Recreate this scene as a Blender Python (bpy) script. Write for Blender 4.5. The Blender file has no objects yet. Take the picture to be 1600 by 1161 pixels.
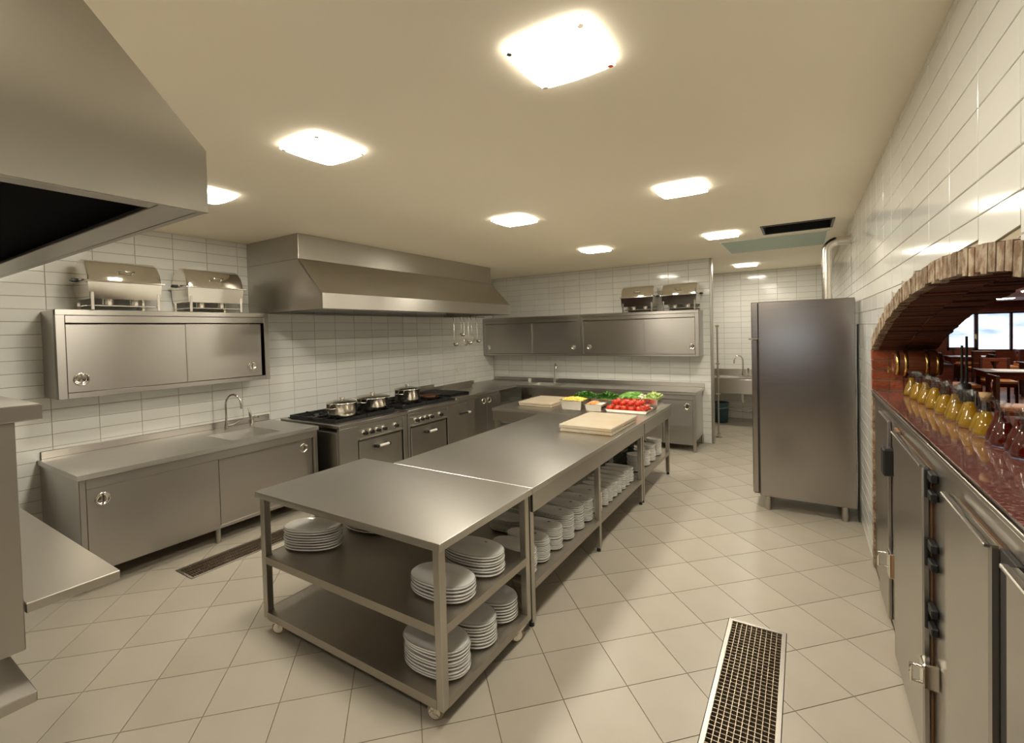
import bpy, bmesh, math, random
import numpy as np
from mathutils import Vector, Matrix
random.seed(7)
sc = bpy.context.scene
COL = sc.collection

# ------------------------------------------------------------------ camera
CAM = np.array([5.3323, -0.4400, 1.8298])
RT = np.array([0.84741946, 0.53029392, -0.02585742])
DN = np.array([-0.00987449, -0.03295207, -0.99940815])
FW = np.array([-0.53083213, 0.84717325, -0.02268785])
FPX, CPX, CPY = 726.006, 800.0, 535.27
cd = bpy.data.cameras.new('camera')
cam = bpy.data.objects.new('camera', cd)
COL.objects.link(cam)
cd.sensor_fit = 'HORIZONTAL'
cd.sensor_width = 36.0
cd.lens = FPX / 1600 * 36
cd.shift_y = -(580.5 - CPY) / 1600
cd.clip_start = 0.02
cd.clip_end = 200
cam.matrix_world = Matrix(((RT[0], -DN[0], -FW[0], CAM[0]), (RT[1], -DN[1], -FW[1], CAM[1]),
                           (RT[2], -DN[2], -FW[2], CAM[2]), (0, 0, 0, 1)))
sc.camera = cam

def project(p):
    d = np.asarray(p, float) - CAM
    z = d @ FW
    if z < 0.05:
        return None
    return CPX + FPX * (d @ RT) / z, CPY + FPX * (d @ DN) / z

# ------------------------------------------------------------------ world, exposure
LAMP_STRENGTH = 79.0
LAMP_COLOR = (1.0, 0.925, 0.78, 1)
w = bpy.data.worlds.new('world')
sc.world = w
w.use_nodes = True
bg = w.node_tree.nodes['Background']
bg.inputs[0].default_value = (0.80, 0.90, 1.0, 1)
bg.inputs[1].default_value = 2.4
sc.view_settings.view_transform = 'Standard'
sc.view_settings.look = 'None'
sc.view_settings.gamma = 1
sc.view_settings.use_curve_mapping = False
sc.view_settings.exposure = 0.0
sc.cycles.max_bounces = 12
sc.cycles.diffuse_bounces = 8
sc.cycles.glossy_bounces = 5
sc.cycles.transmission_bounces = 8
sc.cycles.caustics_reflective = True
sc.cycles.blur_glossy = 1.0
sc.cycles.caustics_refractive = False
sc.cycles.transparent_max_bounces = 48
sc.cycles.sample_clamp_indirect = 8

# ------------------------------------------------------------------ materials
MAT = {}
def nodes_of(m):
    m.use_nodes = True
    nt = m.node_tree
    return nt, nt.nodes['Principled BSDF']

def mat(name, col, rough=0.5, metal=0.0, spec=0.5, noise=None, bump=None, vary=0.0, coat=0.0, trans=0.0, ior=1.45, emit=None):
    """noise=(scale xyz, colour2, contrast lo, hi)  bump=(scale xyz, strength)  vary=per-object brightness spread"""
    m = bpy.data.materials.new(name)
    nt, b = nodes_of(m)
    c4 = (*col, 1)
    b.inputs['Base Color'].default_value = c4
    b.inputs['Roughness'].default_value = rough
    b.inputs['Metallic'].default_value = metal
    b.inputs['Specular IOR Level'].default_value = spec
    b.inputs['Coat Weight'].default_value = coat
    b.inputs['Coat Roughness'].default_value = 0.05
    b.inputs['Transmission Weight'].default_value = trans
    b.inputs['IOR'].default_value = ior
    if emit:
        b.inputs['Emission Color'].default_value = (*emit[0], 1)
        b.inputs['Emission Strength'].default_value = emit[1]
    tc = nt.nodes.new('ShaderNodeTexCoord') if (noise or bump) else None
    last = None
    if noise:
        mp = nt.nodes.new('ShaderNodeMapping')
        mp.inputs['Scale'].default_value = noise[0]
        nt.links.new(tc.outputs['Object'], mp.inputs['Vector'])
        n = nt.nodes.new('ShaderNodeTexNoise')
        n.inputs['Scale'].default_value = 1
        n.inputs['Detail'].default_value = 5
        nt.links.new(mp.outputs[0], n.inputs['Vector'])
        r = nt.nodes.new('ShaderNodeValToRGB')
        r.color_ramp.elements[0].position = noise[2]
        r.color_ramp.elements[1].position = noise[3]
        r.color_ramp.elements[0].color = c4
        r.color_ramp.elements[1].color = (*noise[1], 1)
        nt.links.new(n.outputs['Fac'], r.inputs[0])
        last = r.outputs[0]
    if vary:
        oi = nt.nodes.new('ShaderNodeObjectInfo')
        mr = nt.nodes.new('ShaderNodeMapRange')
        mr.inputs['To Min'].default_value = 1 - vary
        mr.inputs['To Max'].default_value = 1 + vary
        nt.links.new(oi.outputs['Random'], mr.inputs['Value'])
        mx = nt.nodes.new('ShaderNodeMix')
        mx.data_type = 'RGBA'
        mx.blend_type = 'MULTIPLY'
        mx.inputs['Factor'].default_value = 1
        if last:
            nt.links.new(last, mx.inputs['A'])
        else:
            mx.inputs['A'].default_value = c4
        cb = nt.nodes.new('ShaderNodeCombineColor')
        for i in range(3):
            nt.links.new(mr.outputs[0], cb.inputs[i])
        nt.links.new(cb.outputs[0], mx.inputs['B'])
        last = mx.outputs['Result']
    if last:
        nt.links.new(last, b.inputs['Base Color'])
    if bump:
        mp = nt.nodes.new('ShaderNodeMapping')
        mp.inputs['Scale'].default_value = bump[0]
        nt.links.new(tc.outputs['Object'], mp.inputs['Vector'])
        n = nt.nodes.new('ShaderNodeTexNoise')
        n.inputs['Scale'].default_value = 1
        n.inputs['Detail'].default_value = 3
        nt.links.new(mp.outputs[0], n.inputs['Vector'])
        bp = nt.nodes.new('ShaderNodeBump')
        bp.inputs['Strength'].default_value = bump[1]
        bp.inputs['Distance'].default_value = 0.01
        nt.links.new(n.outputs['Fac'], bp.inputs['Height'])
        nt.links.new(bp.outputs[0], b.inputs['Normal'])
    MAT[name] = m
    return m

def steel(name, col, rough, grain, aniso=0.0, axis='Z', rv=0.03, rot=0.25, dent=0.05):
    m = bpy.data.materials.new(name)
    nt, b = nodes_of(m)
    b.inputs['Base Color'].default_value = (*col, 1)
    b.inputs['Metallic'].default_value = 1
    tc = nt.nodes.new('ShaderNodeTexCoord')
    mp = nt.nodes.new('ShaderNodeMapping')
    mp.inputs['Scale'].default_value = grain
    nt.links.new(tc.outputs['Object'], mp.inputs['Vector'])
    n = nt.nodes.new('ShaderNodeTexNoise')
    n.inputs['Scale'].default_value = 1
    n.inputs['Detail'].default_value = 3
    nt.links.new(mp.outputs[0], n.inputs['Vector'])
    mr = nt.nodes.new('ShaderNodeMapRange')
    mr.inputs['From Min'].default_value = 0.3
    mr.inputs['From Max'].default_value = 0.7
    mr.inputs['To Min'].default_value = max(0.03, rough - rv)
    mr.inputs['To Max'].default_value = rough + rv
    nt.links.new(n.outputs['Fac'], mr.inputs['Value'])
    nt.links.new(mr.outputs[0], b.inputs['Roughness'])
    # slow dents of the sheet
    n2 = nt.nodes.new('ShaderNodeTexNoise')
    n2.inputs['Scale'].default_value = 2.2
    n2.inputs['Detail'].default_value = 1
    nt.links.new(tc.outputs['Object'], n2.inputs['Vector'])
    bp = nt.nodes.new('ShaderNodeBump')
    bp.inputs['Strength'].default_value = dent
    bp.inputs['Distance'].default_value = 0.02
    nt.links.new(n2.outputs['Fac'], bp.inputs['Height'])
    nt.links.new(bp.outputs[0], b.inputs['Normal'])
    if aniso:
        b.inputs['Anisotropic'].default_value = aniso
        b.inputs['Anisotropic Rotation'].default_value = rot
        tg = nt.nodes.new('ShaderNodeTangent')
        tg.direction_type = 'RADIAL'
        tg.axis = axis
        nt.links.new(tg.outputs[0], b.inputs['Tangent'])
    MAT[name] = m
    return m

steel('steel', (0.46, 0.435, 0.40), 0.30, (2, 2, 220), 0.75, 'Z', rv=0.012)
steel('steel_fridge', (0.36, 0.335, 0.305), 0.22, (2, 2, 220), 0.4, 'Z', rv=0.02)
steel('steel_top', (0.56, 0.54, 0.50), 0.32, (160, 3, 160), 0.75, 'Y', rv=0.03, rot=0.0)
steel('steel_dark', (0.42, 0.395, 0.35), 0.38, (2, 2, 200), 0.5, 'Z')
steel('steel_tube', (0.48, 0.455, 0.41), 0.34, (3, 3, 3), rv=0.02)
steel('steel_shelf', (0.42, 0.39, 0.34), 0.40, (3, 3, 3), rv=0.05)
steel('steel_hood', (0.50, 0.475, 0.43), 0.34, (2, 2, 180), 0.7, 'Z', dent=0.22)
steel('steel_corner_hood', (0.40, 0.375, 0.325), 0.22, (2, 2, 2), 0.8, 'Z', rv=0.0, rot=0.0, dent=0.12)
steel('chrome', (0.84, 0.81, 0.75), 0.10, (4, 4, 4), rv=0.02)
steel('pot_steel', (0.70, 0.66, 0.59), 0.22, (6, 6, 90), rv=0.04)
steel('brass', (0.78, 0.56, 0.16), 0.28, (20, 20, 20), rv=0.05)
steel('grate_steel', (0.50, 0.42, 0.32), 0.4, (30, 30, 30))
mat('white_tile', (0.76, 0.76, 0.72), 0.10, vary=0.03)
mat('grout', (0.42, 0.36, 0.26), 0.9)
mat('floor_tile', (0.395, 0.357, 0.292), 0.36, noise=((2, 2, 2), (0.360, 0.322, 0.258), 0.35, 0.7), vary=0.035)
mat('floor_grout', (0.20, 0.14, 0.085), 0.95)
mat('ceiling_paint', (0.92, 0.85, 0.70), 0.8)
mat('plaster', (0.70, 0.65, 0.55), 0.8)
mat('black_iron', (0.012, 0.012, 0.012), 0.45)
mat('black_plastic', (0.02, 0.02, 0.02), 0.35)
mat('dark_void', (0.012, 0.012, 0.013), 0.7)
mat('hood_filter', (0.05, 0.05, 0.055), 0.4, metal=0.6)
mat('rubber', (0.03, 0.028, 0.025), 0.7)
mat('castor_tyre', (0.30, 0.22, 0.14), 0.6)
mat('white_knob', (0.75, 0.72, 0.65), 0.4)
mat('porcelain', (0.86, 0.85, 0.81), 0.12, coat=0.3)
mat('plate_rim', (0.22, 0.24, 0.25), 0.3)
mat('logo_blue', (0.03, 0.06, 0.16), 0.4)
mat('board', (0.47, 0.41, 0.31), 0.45, noise=((7, 7, 7), (0.47, 0.36, 0.22), 0.45, 0.75))
mat('tomato', (0.62, 0.028, 0.008), 0.16, noise=((9, 9, 9), (0.72, 0.07, 0.015), 0.4, 0.7), coat=0.4)
mat('calyx', (0.05, 0.14, 0.02), 0.6)
mat('herb', (0.03, 0.14, 0.012), 0.5, noise=((40, 40, 40), (0.09, 0.26, 0.03), 0.4, 0.6))
mat('bean', (0.13, 0.34, 0.04), 0.45, noise=((30, 30, 30), (0.24, 0.46, 0.09), 0.4, 0.6))
mat('lettuce', (0.42, 0.58, 0.14), 0.5, noise=((25, 25, 25), (0.62, 0.70, 0.34), 0.4, 0.6))
mat('cauliflower', (0.84, 0.80, 0.62), 0.6, bump=((90, 90, 90), 0.6))
mat('yellow_pepper', (0.86, 0.58, 0.06), 0.3, noise=((20, 20, 20), (0.92, 0.70, 0.16), 0.4, 0.6))
mat('carrot', (0.84, 0.27, 0.07), 0.4, noise=((20, 20, 20), (0.90, 0.45, 0.20), 0.4, 0.6))
mat('onion', (0.85, 0.80, 0.70), 0.35)
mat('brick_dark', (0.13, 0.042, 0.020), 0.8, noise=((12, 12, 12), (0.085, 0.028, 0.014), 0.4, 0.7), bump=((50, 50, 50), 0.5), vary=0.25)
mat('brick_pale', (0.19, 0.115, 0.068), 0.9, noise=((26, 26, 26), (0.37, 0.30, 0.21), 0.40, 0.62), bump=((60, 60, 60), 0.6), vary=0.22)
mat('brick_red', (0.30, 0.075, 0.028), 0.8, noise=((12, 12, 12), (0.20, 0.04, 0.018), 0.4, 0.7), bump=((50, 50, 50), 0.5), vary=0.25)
mat('mortar', (0.38, 0.32, 0.23), 0.9, bump=((40, 40, 40), 0.5))
mat('granite', (0.16, 0.055, 0.045), 0.07, noise=((70, 70, 70), (0.30, 0.16, 0.14), 0.45, 0.62), coat=0.6)
def clear_glass(name, tint, gloss=0.03, f=0.35):
    """thin clear glass: see-through with a mirror-like sheen that grows towards the edges"""
    m = bpy.data.materials.new(name)
    m.use_nodes = True
    nt = m.node_tree
    nt.nodes.remove(nt.nodes['Principled BSDF'])
    tr = nt.nodes.new('ShaderNodeBsdfTransparent')
    tr.inputs[0].default_value = (*tint, 1)
    gs = nt.nodes.new('ShaderNodeBsdfGlossy')
    gs.inputs['Roughness'].default_value = gloss
    lw = nt.nodes.new('ShaderNodeLayerWeight')
    lw.inputs['Blend'].default_value = 0.5
    pw = nt.nodes.new('ShaderNodeMath')
    pw.operation = 'POWER'
    pw.inputs[1].default_value = 3.0
    nt.links.new(lw.outputs['Facing'], pw.inputs[0])
    ma = nt.nodes.new('ShaderNodeMath')
    ma.operation = 'MULTIPLY_ADD'
    ma.inputs[1].default_value = f
    ma.inputs[2].default_value = 0.05
    nt.links.new(pw.outputs[0], ma.inputs[0])
    mx = nt.nodes.new('ShaderNodeMixShader')
    nt.links.new(ma.outputs[0], mx.inputs[0])
    nt.links.new(tr.outputs[0], mx.inputs[1])
    nt.links.new(gs.outputs[0], mx.inputs[2])
    nt.links.new(mx.outputs[0], nt.nodes['Material Output'].inputs[0])
    MAT[name] = m
def liquid_mat(name, col, see):
    m = bpy.data.materials.new(name)
    m.use_nodes = True
    nt = m.node_tree
    b = nt.nodes['Principled BSDF']
    b.inputs['Base Color'].default_value = (*col, 1)
    b.inputs['Roughness'].default_value = 0.06
    tl = nt.nodes.new('ShaderNodeBsdfTranslucent')
    tl.inputs[0].default_value = (*col, 1)
    tr = nt.nodes.new('ShaderNodeBsdfTransparent')
    tr.inputs[0].default_value = (*col, 1)
    m1 = nt.nodes.new('ShaderNodeMixShader')
    m1.inputs[0].default_value = 0.5
    nt.links.new(b.outputs[0], m1.inputs[1])
    nt.links.new(tl.outputs[0], m1.inputs[2])
    m2 = nt.nodes.new('ShaderNodeMixShader')
    m2.inputs[0].default_value = see
    nt.links.new(m1.outputs[0], m2.inputs[1])
    nt.links.new(tr.outputs[0], m2.inputs[2])
    nt.links.new(m2.outputs[0], nt.nodes['Material Output'].inputs[0])
    MAT[name] = m
clear_glass('glass', (0.96, 0.97, 0.97), 0.03, 0.45)
liquid_mat('oil', (0.86, 0.62, 0.06), 0.50)
liquid_mat('vinegar', (0.30, 0.022, 0.010), 0.50)
mat('cork', (0.50, 0.33, 0.16), 0.8, bump=((80, 80, 80), 0.5))
mat('barrel_wood', (0.20, 0.06, 0.022), 0.35, noise=((3, 60, 60), (0.11, 0.03, 0.012), 0.35, 0.65))
mat('wood_red', (0.21, 0.05, 0.022), 0.35, noise=((4, 4, 40), (0.13, 0.028, 0.012), 0.35, 0.65))
mat('wood_dark', (0.07, 0.025, 0.015), 0.4, noise=((4, 4, 40), (0.04, 0.014, 0.01), 0.35, 0.65))
mat('orange_leather', (0.62, 0.25, 0.09), 0.45)
mat('cloth_white', (0.80, 0.76, 0.72), 0.8)
mat('dining_ceiling', (0.62, 0.44, 0.42), 0.8)
mat('dining_floor', (0.26, 0.10, 0.05), 0.35)
mat('rock', (0.80, 0.81, 0.83), 0.95, noise=((0.45, 0.45, 1.6), (0.34, 0.40, 0.52), 0.50, 0.66), bump=((1.5, 1.5, 1.5), 1.0))
mat('green_panel', (0.42, 0.52, 0.43), 0.5)
mat('blue_plastic', (0.05, 0.10, 0.12), 0.4)
mat('cable', (0.02, 0.02, 0.02), 0.5)
mat('candle', (0.75, 0.52, 0.45), 0.6)
mat('lamp_glass', (1, 1, 1), 0.3, emit=(LAMP_COLOR[:3], LAMP_STRENGTH))
mat('lamp_edge', (1, 1, 1), 0.3, emit=(LAMP_COLOR[:3], LAMP_STRENGTH * 0.12))
mat('lamp_base', (0.85, 0.85, 0.82), 0.4)
clear_glass('window_glass', (0.98, 0.98, 0.98), 0.0, 0.12)
mat('outlet_white', (0.72, 0.69, 0.60), 0.4)
mat('rust', (0.22, 0.115, 0.05), 0.6)
mat('pan_brown', (0.10, 0.045, 0.022), 0.5)
mat('drain_channel', (0.035, 0.022, 0.014), 0.7)

# ------------------------------------------------------------------ mesh helper
class MB:
    def __init__(s):
        s.v, s.f, s.mi, s.sm = [], [], [], []
        s.m = 0
        s.smooth = False
    def add(s, vs, fs, smooth=None):
        o = len(s.v)
        s.v += [tuple(p) for p in vs]
        s.f += [tuple(i + o for i in f) for f in fs]
        s.mi += [s.m] * len(fs)
        s.sm += [s.smooth if smooth is None else smooth] * len(fs)
        return s
    def box(s, x0, x1, y0, y1, z0, z1, c=0.0):
        """box with chamfered edges of width c"""
        if c <= 0:
            vs = [(x, y, z) for z in (z0, z1) for y in (y0, y1) for x in (x0, x1)]
            return s.add(vs, [(0, 2, 3, 1), (4, 5, 7, 6), (0, 1, 5, 4), (2, 6, 7, 3), (0, 4, 6, 2), (1, 3, 7, 5)])
        c = min(c, (x1 - x0) / 2.01, (y1 - y0) / 2.01, (z1 - z0) / 2.01)
        bm = bmesh.new()
        bmesh.ops.create_cube(bm, size=1)
        for v in bm.verts:
            v.co = Vector((x0 if v.co.x < 0 else x1, y0 if v.co.y < 0 else y1, z0 if v.co.z < 0 else z1))
        bmesh.ops.bevel(bm, geom=bm.edges[:], offset=c, segments=1, affect='EDGES')
        bm.verts.index_update()
        s.add([v.co[:] for v in bm.verts], [[v.index for v in f.verts] for f in bm.faces])
        bm.free()
        return s
    def prism(s, poly, axis, a0, a1):
        """extrude 2D polygon (in the two remaining axes, cyclic order) along axis"""
        def P(p, a):
            return {'x': (a, p[0], p[1]), 'y': (p[0], a, p[1]), 'z': (p[0], p[1], a)}[axis]
        n = len(poly)
        vs = [P(p, a0) for p in poly] + [P(p, a1) for p in poly]
        fs = [tuple(range(n))[::-1], tuple(range(n, 2 * n))] + [(i, (i + 1) % n, n + (i + 1) % n, n + i) for i in range(n)]
        return s.add(vs, fs)
    def cyl(s, p0, p1, r0, r1=None, seg=14, caps=True):
        r1 = r0 if r1 is None else r1
        p0, p1 = Vector(p0), Vector(p1)
        d = (p1 - p0).normalized()
        a = d.orthogonal().normalized()
        b = d.cross(a)
        vs = []
        for p, r in ((p0, r0), (p1, r1)):
            for i in range(seg):
                t = 2 * math.pi * i / seg
                vs.append(p + (a * math.cos(t) + b * math.sin(t)) * r)
        s.add(vs, [(i, (i + 1) % seg, seg + (i + 1) % seg, seg + i) for i in range(seg)], True)
        if caps:
            s.add(vs[:seg], [tuple(range(seg))[::-1]], False)
            s.add(vs[seg:], [tuple(range(seg))], False)
        return s
    def tube(s, pts, r, seg=8):
        pts = [Vector(p) for p in pts]
        rings, a = [], None
        for i, p in enumerate(pts):
            d = (pts[min(i + 1, len(pts) - 1)] - pts[max(i - 1, 0)]).normalized()
            a = d.orthogonal().normalized() if a is None else (a - d * a.dot(d)).normalized()
            b = d.cross(a)
            rr = r[i] if isinstance(r, (list, tuple)) else r
            rings.append([p + (a * math.cos(2 * math.pi * k / seg) + b * math.sin(2 * math.pi * k / seg)) * rr for k in range(seg)])
        vs = [q for ring in rings for q in ring]
        fs = []
        for i in range(len(pts) - 1):
            for k in range(seg):
                fs.append((i * seg + k, i * seg + (k + 1) % seg, (i + 1) * seg + (k + 1) % seg, (i + 1) * seg + k))
        s.add(vs, fs, True)
        s.add(rings[0], [tuple(range(seg))[::-1]], False)
        s.add(rings[-1], [tuple(range(seg))], False)
        return s
    def lathe(s, prof, c=(0, 0, 0), seg=24, sx=1.0, sy=1.0, n=2.0, axis='z'):
        """prof: list of (r, h); superellipse exponent n; closed at r == 0"""
        vs, fs = [], []
        for r, h in prof:
            for i in range(seg):
                t = 2 * math.pi * i / seg
                ct, st = math.cos(t), math.sin(t)
                x = math.copysign(abs(ct) ** (2 / n), ct) * r * sx
                y = math.copysign(abs(st) ** (2 / n), st) * r * sy
                q = (x, y, h) if axis == 'z' else ((h, x, y) if axis == 'x' else (x, h, y))
                vs.append((c[0] + q[0], c[1] + q[1], c[2] + q[2]))
        for j in range(len(prof) - 1):
            for i in range(seg):
                fs.append((j * seg + i, j * seg + (i + 1) % seg, (j + 1) * seg + (i + 1) % seg, (j + 1) * seg + i))
        return s.add(vs, fs, True)
    def ball(s, c, r, seg=12, rings=7, sx=1, sy=1, sz=1):
        prof = [(max(1e-4, r * math.sin(math.pi * i / rings)), -r * math.cos(math.pi * i / rings) * sz) for i in range(rings + 1)]
        return s.lathe(prof, c, seg, sx, sy)
    def mesh(s, name, mats, off=(0, 0, 0)):
        me = bpy.data.meshes.new(name)
        o = Vector(off)
        me.from_pydata([tuple(Vector(p) - o) for p in s.v], [], s.f)
        for m in (mats if isinstance(mats, (list, tuple)) else [mats]):
            me.materials.append(MAT[m])
        me.polygons.foreach_set('material_index', s.mi)
        me.polygons.foreach_set('use_smooth', s.sm)
        me.update()
        bm = bmesh.new()
        bm.from_mesh(me)
        bmesh.ops.recalc_face_normals(bm, faces=bm.faces)
        bm.to_mesh(me)
        bm.free()
        return me
    def build(s, name, mats, parent=None, label=None):
        off = parent['_o'] if parent is not None else (0, 0, 0)
        o = bpy.data.objects.new(name, s.mesh(name, mats, off))
        COL.objects.link(o)
        if parent is not None:
            o.parent = parent
            o['_o'] = tuple(off)
        else:
            o['_o'] = (0.0, 0.0, 0.0)
        if label:
            o['label'] = label
        return o

def thing(name, label, cat, loc, group=None):
    o = bpy.data.objects.new(name, None)
    o.empty_display_size = 0.05
    o.location = loc
    COL.objects.link(o)
    o['_o'] = tuple(float(a) for a in loc)
    return tag(o, label, cat, group)

def tag(o, label, cat, group=None):
    o['label'] = label
    o['category'] = cat
    if group:
        o['group'] = group
    return o

def struct(o):
    o['kind'] = 'structure'
    return o

def copy_tree(o, parent=None, label=None, loc=None, rotz=None):
    c = o.copy()
    COL.objects.link(c)
    if parent is not None:
        c.parent = parent
    if label:
        c['label'] = label
    if loc is not None:
        c.location = loc
    if rotz is not None:
        c.rotation_euler = (0, 0, rotz)
    for ch in list(o.children):
        copy_tree(ch, c)
    return c

def B(x0, x1, y0, y1, z0, z1, c=0.003):
    return MB().box(x0, x1, y0, y1, z0, z1, c)

H = 2.90           # ceiling
XR = 5.770         # right wall face
YB = 7.358         # back wall (partition) face
YF = 9.75          # far room back wall
YN = -1.20         # wall behind the camera
PX = 4.110         # end of partition
T = 0.006          # tile thickness

# ------------------------------------------------------------------ setting: shells
DR = [(4.920, 5.235, 1.45, 2.703), (1.075, 1.345, 1.212, 3.05)]       # floor drains x0 x1 y0 y1

def minus_rects(poly, rects):
    """convex polygon minus axis-aligned rectangles -> list of convex polygons"""
    def clip(p, a, b, c):
        out = []
        for i in range(len(p)):
            P, Q = p[i], p[(i + 1) % len(p)]
            dp, dq = a * P[0] + b * P[1] - c, a * Q[0] + b * Q[1] - c
            if dp <= 0:
                out.append(P)
            if dp * dq < 0:
                t = dp / (dp - dq)
                out.append((P[0] + (Q[0] - P[0]) * t, P[1] + (Q[1] - P[1]) * t))
        return out
    res = [poly]
    for x0, x1, y0, y1 in rects:
        nxt = []
        for p in res:
            xs, ys = [q[0] for q in p], [q[1] for q in p]
            if max(xs) <= x0 or min(xs) >= x1 or max(ys) <= y0 or min(ys) >= y1:
                nxt.append(p)
                continue
            mid = clip(clip(p, 1, 0, x1), -1, 0, -x0)
            for q in (clip(p, 1, 0, x0), clip(p, -1, 0, -x1), clip(mid, 0, 1, y0), clip(mid, 0, -1, -y1)):
                if len(q) >= 3 and abs(sum(q[i][0] * q[(i + 1) % len(q)][1] - q[(i + 1) % len(q)][0] * q[i][1] for i in range(len(q)))) > 4e-4:
                    nxt.append(q)
        res = nxt
    return res

fb = MB()
for p in minus_rects([(-0.15, YN - 0.15), (6.12, YN - 0.15), (6.12, YF + 0.15), (-0.15, YF + 0.15)], DR):
    fb.prism(p, 'z', -0.12, -0.005)
floor = struct(fb.build('floor', 'floor_grout'))

ceil = MB()
for p in minus_rects([(-0.15, YN - 0.15), (6.12, YN - 0.15), (6.12, YF + 0.15), (-0.15, YF + 0.15)], [(4.97, 5.60, 5.30, 5.78)]):
    ceil.prism(p, 'z', H, H + 0.12)
ceiling = struct(ceil.build('ceiling', 'ceiling_paint'))

wall_left = struct(B(-0.15, -T, YN - 0.15, YF + 0.15, -0.005, H, 0).build('wall_left', 'grout'))
wall_back = struct(B(-T, PX - 0.004, YB + T, YB + 0.10, -0.005, H, 0).build('wall_back', 'grout'))
wall_far = struct(B(-T, 6.12, YF + T, YF + 0.15, -0.005, H, 0).build('wall_far', 'grout'))
NW = (4.55, 5.55, 1.30, 1.88)          # window in the wall behind the camera
wf = MB()
wf.box(-T, NW[0], YN - 0.15, YN, -0.005, H)
wf.box(NW[1], 6.12, YN - 0.15, YN, -0.005, H)
wf.box(NW[0], NW[1], YN - 0.15, YN, -0.005, NW[2])
wf.box(NW[0], NW[1], YN - 0.15, YN, NW[3], H)
wall_front = struct(wf.build('wall_front', 'wood_dark'))
wf = MB()
xm = (NW[0] + NW[1]) / 2
for a in ((NW[0], NW[0] + 0.04, NW[2], NW[3]), (NW[1] - 0.04, NW[1], NW[2], NW[3]), (xm - 0.02, xm + 0.02, NW[2] + 0.04, NW[3] - 0.04),
          (NW[0] + 0.04, NW[1] - 0.04, NW[2], NW[2] + 0.04), (NW[0] + 0.04, NW[1] - 0.04, NW[3] - 0.04, NW[3])):
    wf.box(a[0], a[1], YN - 0.10, YN - 0.04, a[2], a[3])
wo = struct(wf.build('window_9', 'wood_dark'))
for a, b in ((NW[0] + 0.04, xm - 0.02), (xm + 0.02, NW[1] - 0.04)):
    B(a, b, YN - 0.074, YN - 0.068, NW[2] + 0.04, NW[3] - 0.04, 0).build('pane', 'window_glass', wo)

# right wall with arched opening (profile in the YZ plane)
AC, AR, AZ = 1.85, 6.00, 1.980           # arch centre y, radius, crown height of the inner edge
AH = 2.02                                # half span
RING = 0.082
def arch(y, out=0.0):
    R = AR + out
    return AZ - AR + math.sqrt(max(0, R * R - (y - AC) ** 2))
Y0A, Y1A = AC - AH, AC + AH
wr = MB()
wr.box(XR + T, 6.12, Y1A + 0.08, YF + T, -0.005, H)
wr.box(XR + T, 6.12, YN, Y0A - 0.08, -0.005, H)
N = 40
ys = [Y0A - 0.08 + (2 * AH + 0.16) * i / N for i in range(N + 1)]
for a, b in zip(ys[:-1], ys[1:]):
    wr.prism([(a, arch(a, RING)), (b, arch(b, RING)), (b, H), (a, H)], 'x', XR + T, 6.12)
wall_right = struct(wr.build('wall_right', 'grout'))

# arch and jamb bricks
def brick_obj(name, pts8, matname, parent):
    m = MB()
    m.add(pts8, [(0, 2, 3, 1), (4, 5, 7, 6), (0, 1, 5, 4), (2, 6, 7, 3), (0, 4, 6, 2), (1, 3, 7, 5)])
    return m.build(name, matname, parent)
a0 = math.asin(AH / AR)
NB = 70
for i in range(NB):
    t0 = -a0 + 2 * a0 * i / NB
    t1 = -a0 + 2 * a0 * (i + 1) / NB
    g = random.uniform(0.003, 0.007) / AR
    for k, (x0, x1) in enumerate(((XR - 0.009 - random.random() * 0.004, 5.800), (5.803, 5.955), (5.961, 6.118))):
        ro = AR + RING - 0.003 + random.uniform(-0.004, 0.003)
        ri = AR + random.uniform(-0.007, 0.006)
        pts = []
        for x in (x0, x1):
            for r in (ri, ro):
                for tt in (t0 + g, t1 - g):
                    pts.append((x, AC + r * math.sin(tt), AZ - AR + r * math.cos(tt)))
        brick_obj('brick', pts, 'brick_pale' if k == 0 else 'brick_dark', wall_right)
mb = MB()                               # mortar bed of the arch ring
ring = [(AC + (AR + 0.010) * math.sin(-a0 + 2 * a0 * i / NB), AZ - AR + (AR + 0.010) * math.cos(-a0 + 2 * a0 * i / NB)) for i in range(NB + 1)]
rin2 = [(AC + (AR + RING - 0.004) * math.sin(-a0 + 2 * a0 * i / NB), AZ - AR + (AR + RING - 0.004) * math.cos(-a0 + 2 * a0 * i / NB)) for i in range(NB + 1)]
for i in range(NB):
    mb.prism([ring[i], ring[i + 1], rin2[i + 1], rin2[i]], 'x', XR - 0.005, 6.116)
mb.build('mortar', 'mortar', wall_right)
zc = 0.0
ztop = arch(Y1A)
nc = 22
jm = MB()
for sgn, yj in ((1, Y1A), (-1, Y0A)):
    for i in range(nc if sgn > 0 else 0):
        z0, z1 = ztop * i / nc + 0.004, ztop * (i + 1) / nc - 0.004
        for x0, x1 in ((XR - 0.004, 5.94), (5.948, 6.118)) if i % 2 else ((XR - 0.004, 5.86), (5.868, 6.03), (6.038, 6.118)):
            j = random.uniform(0, 0.008)
            ya, yb = (yj + j, yj + 0.076) if sgn > 0 else (yj - 0.076, yj - j)
            pts = [(x, y, z) for z in (z0, z1) for y in (ya, yb) for x in (x0 - random.random() * 0.004, x1)]
            brick_obj('brick', pts, 'brick_red' if z0 > 1.30 else 'brick_pale', wall_right)
    ya, yb = (yj + 0.012, yj + 0.079) if sgn > 0 else (yj - 0.079, yj - 0.001)
    jm.box(XR + 0.003, 6.115, ya, yb, -0.004, ztop + 0.03)
jm.build('mortar', 'mortar', wall_right)

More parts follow.
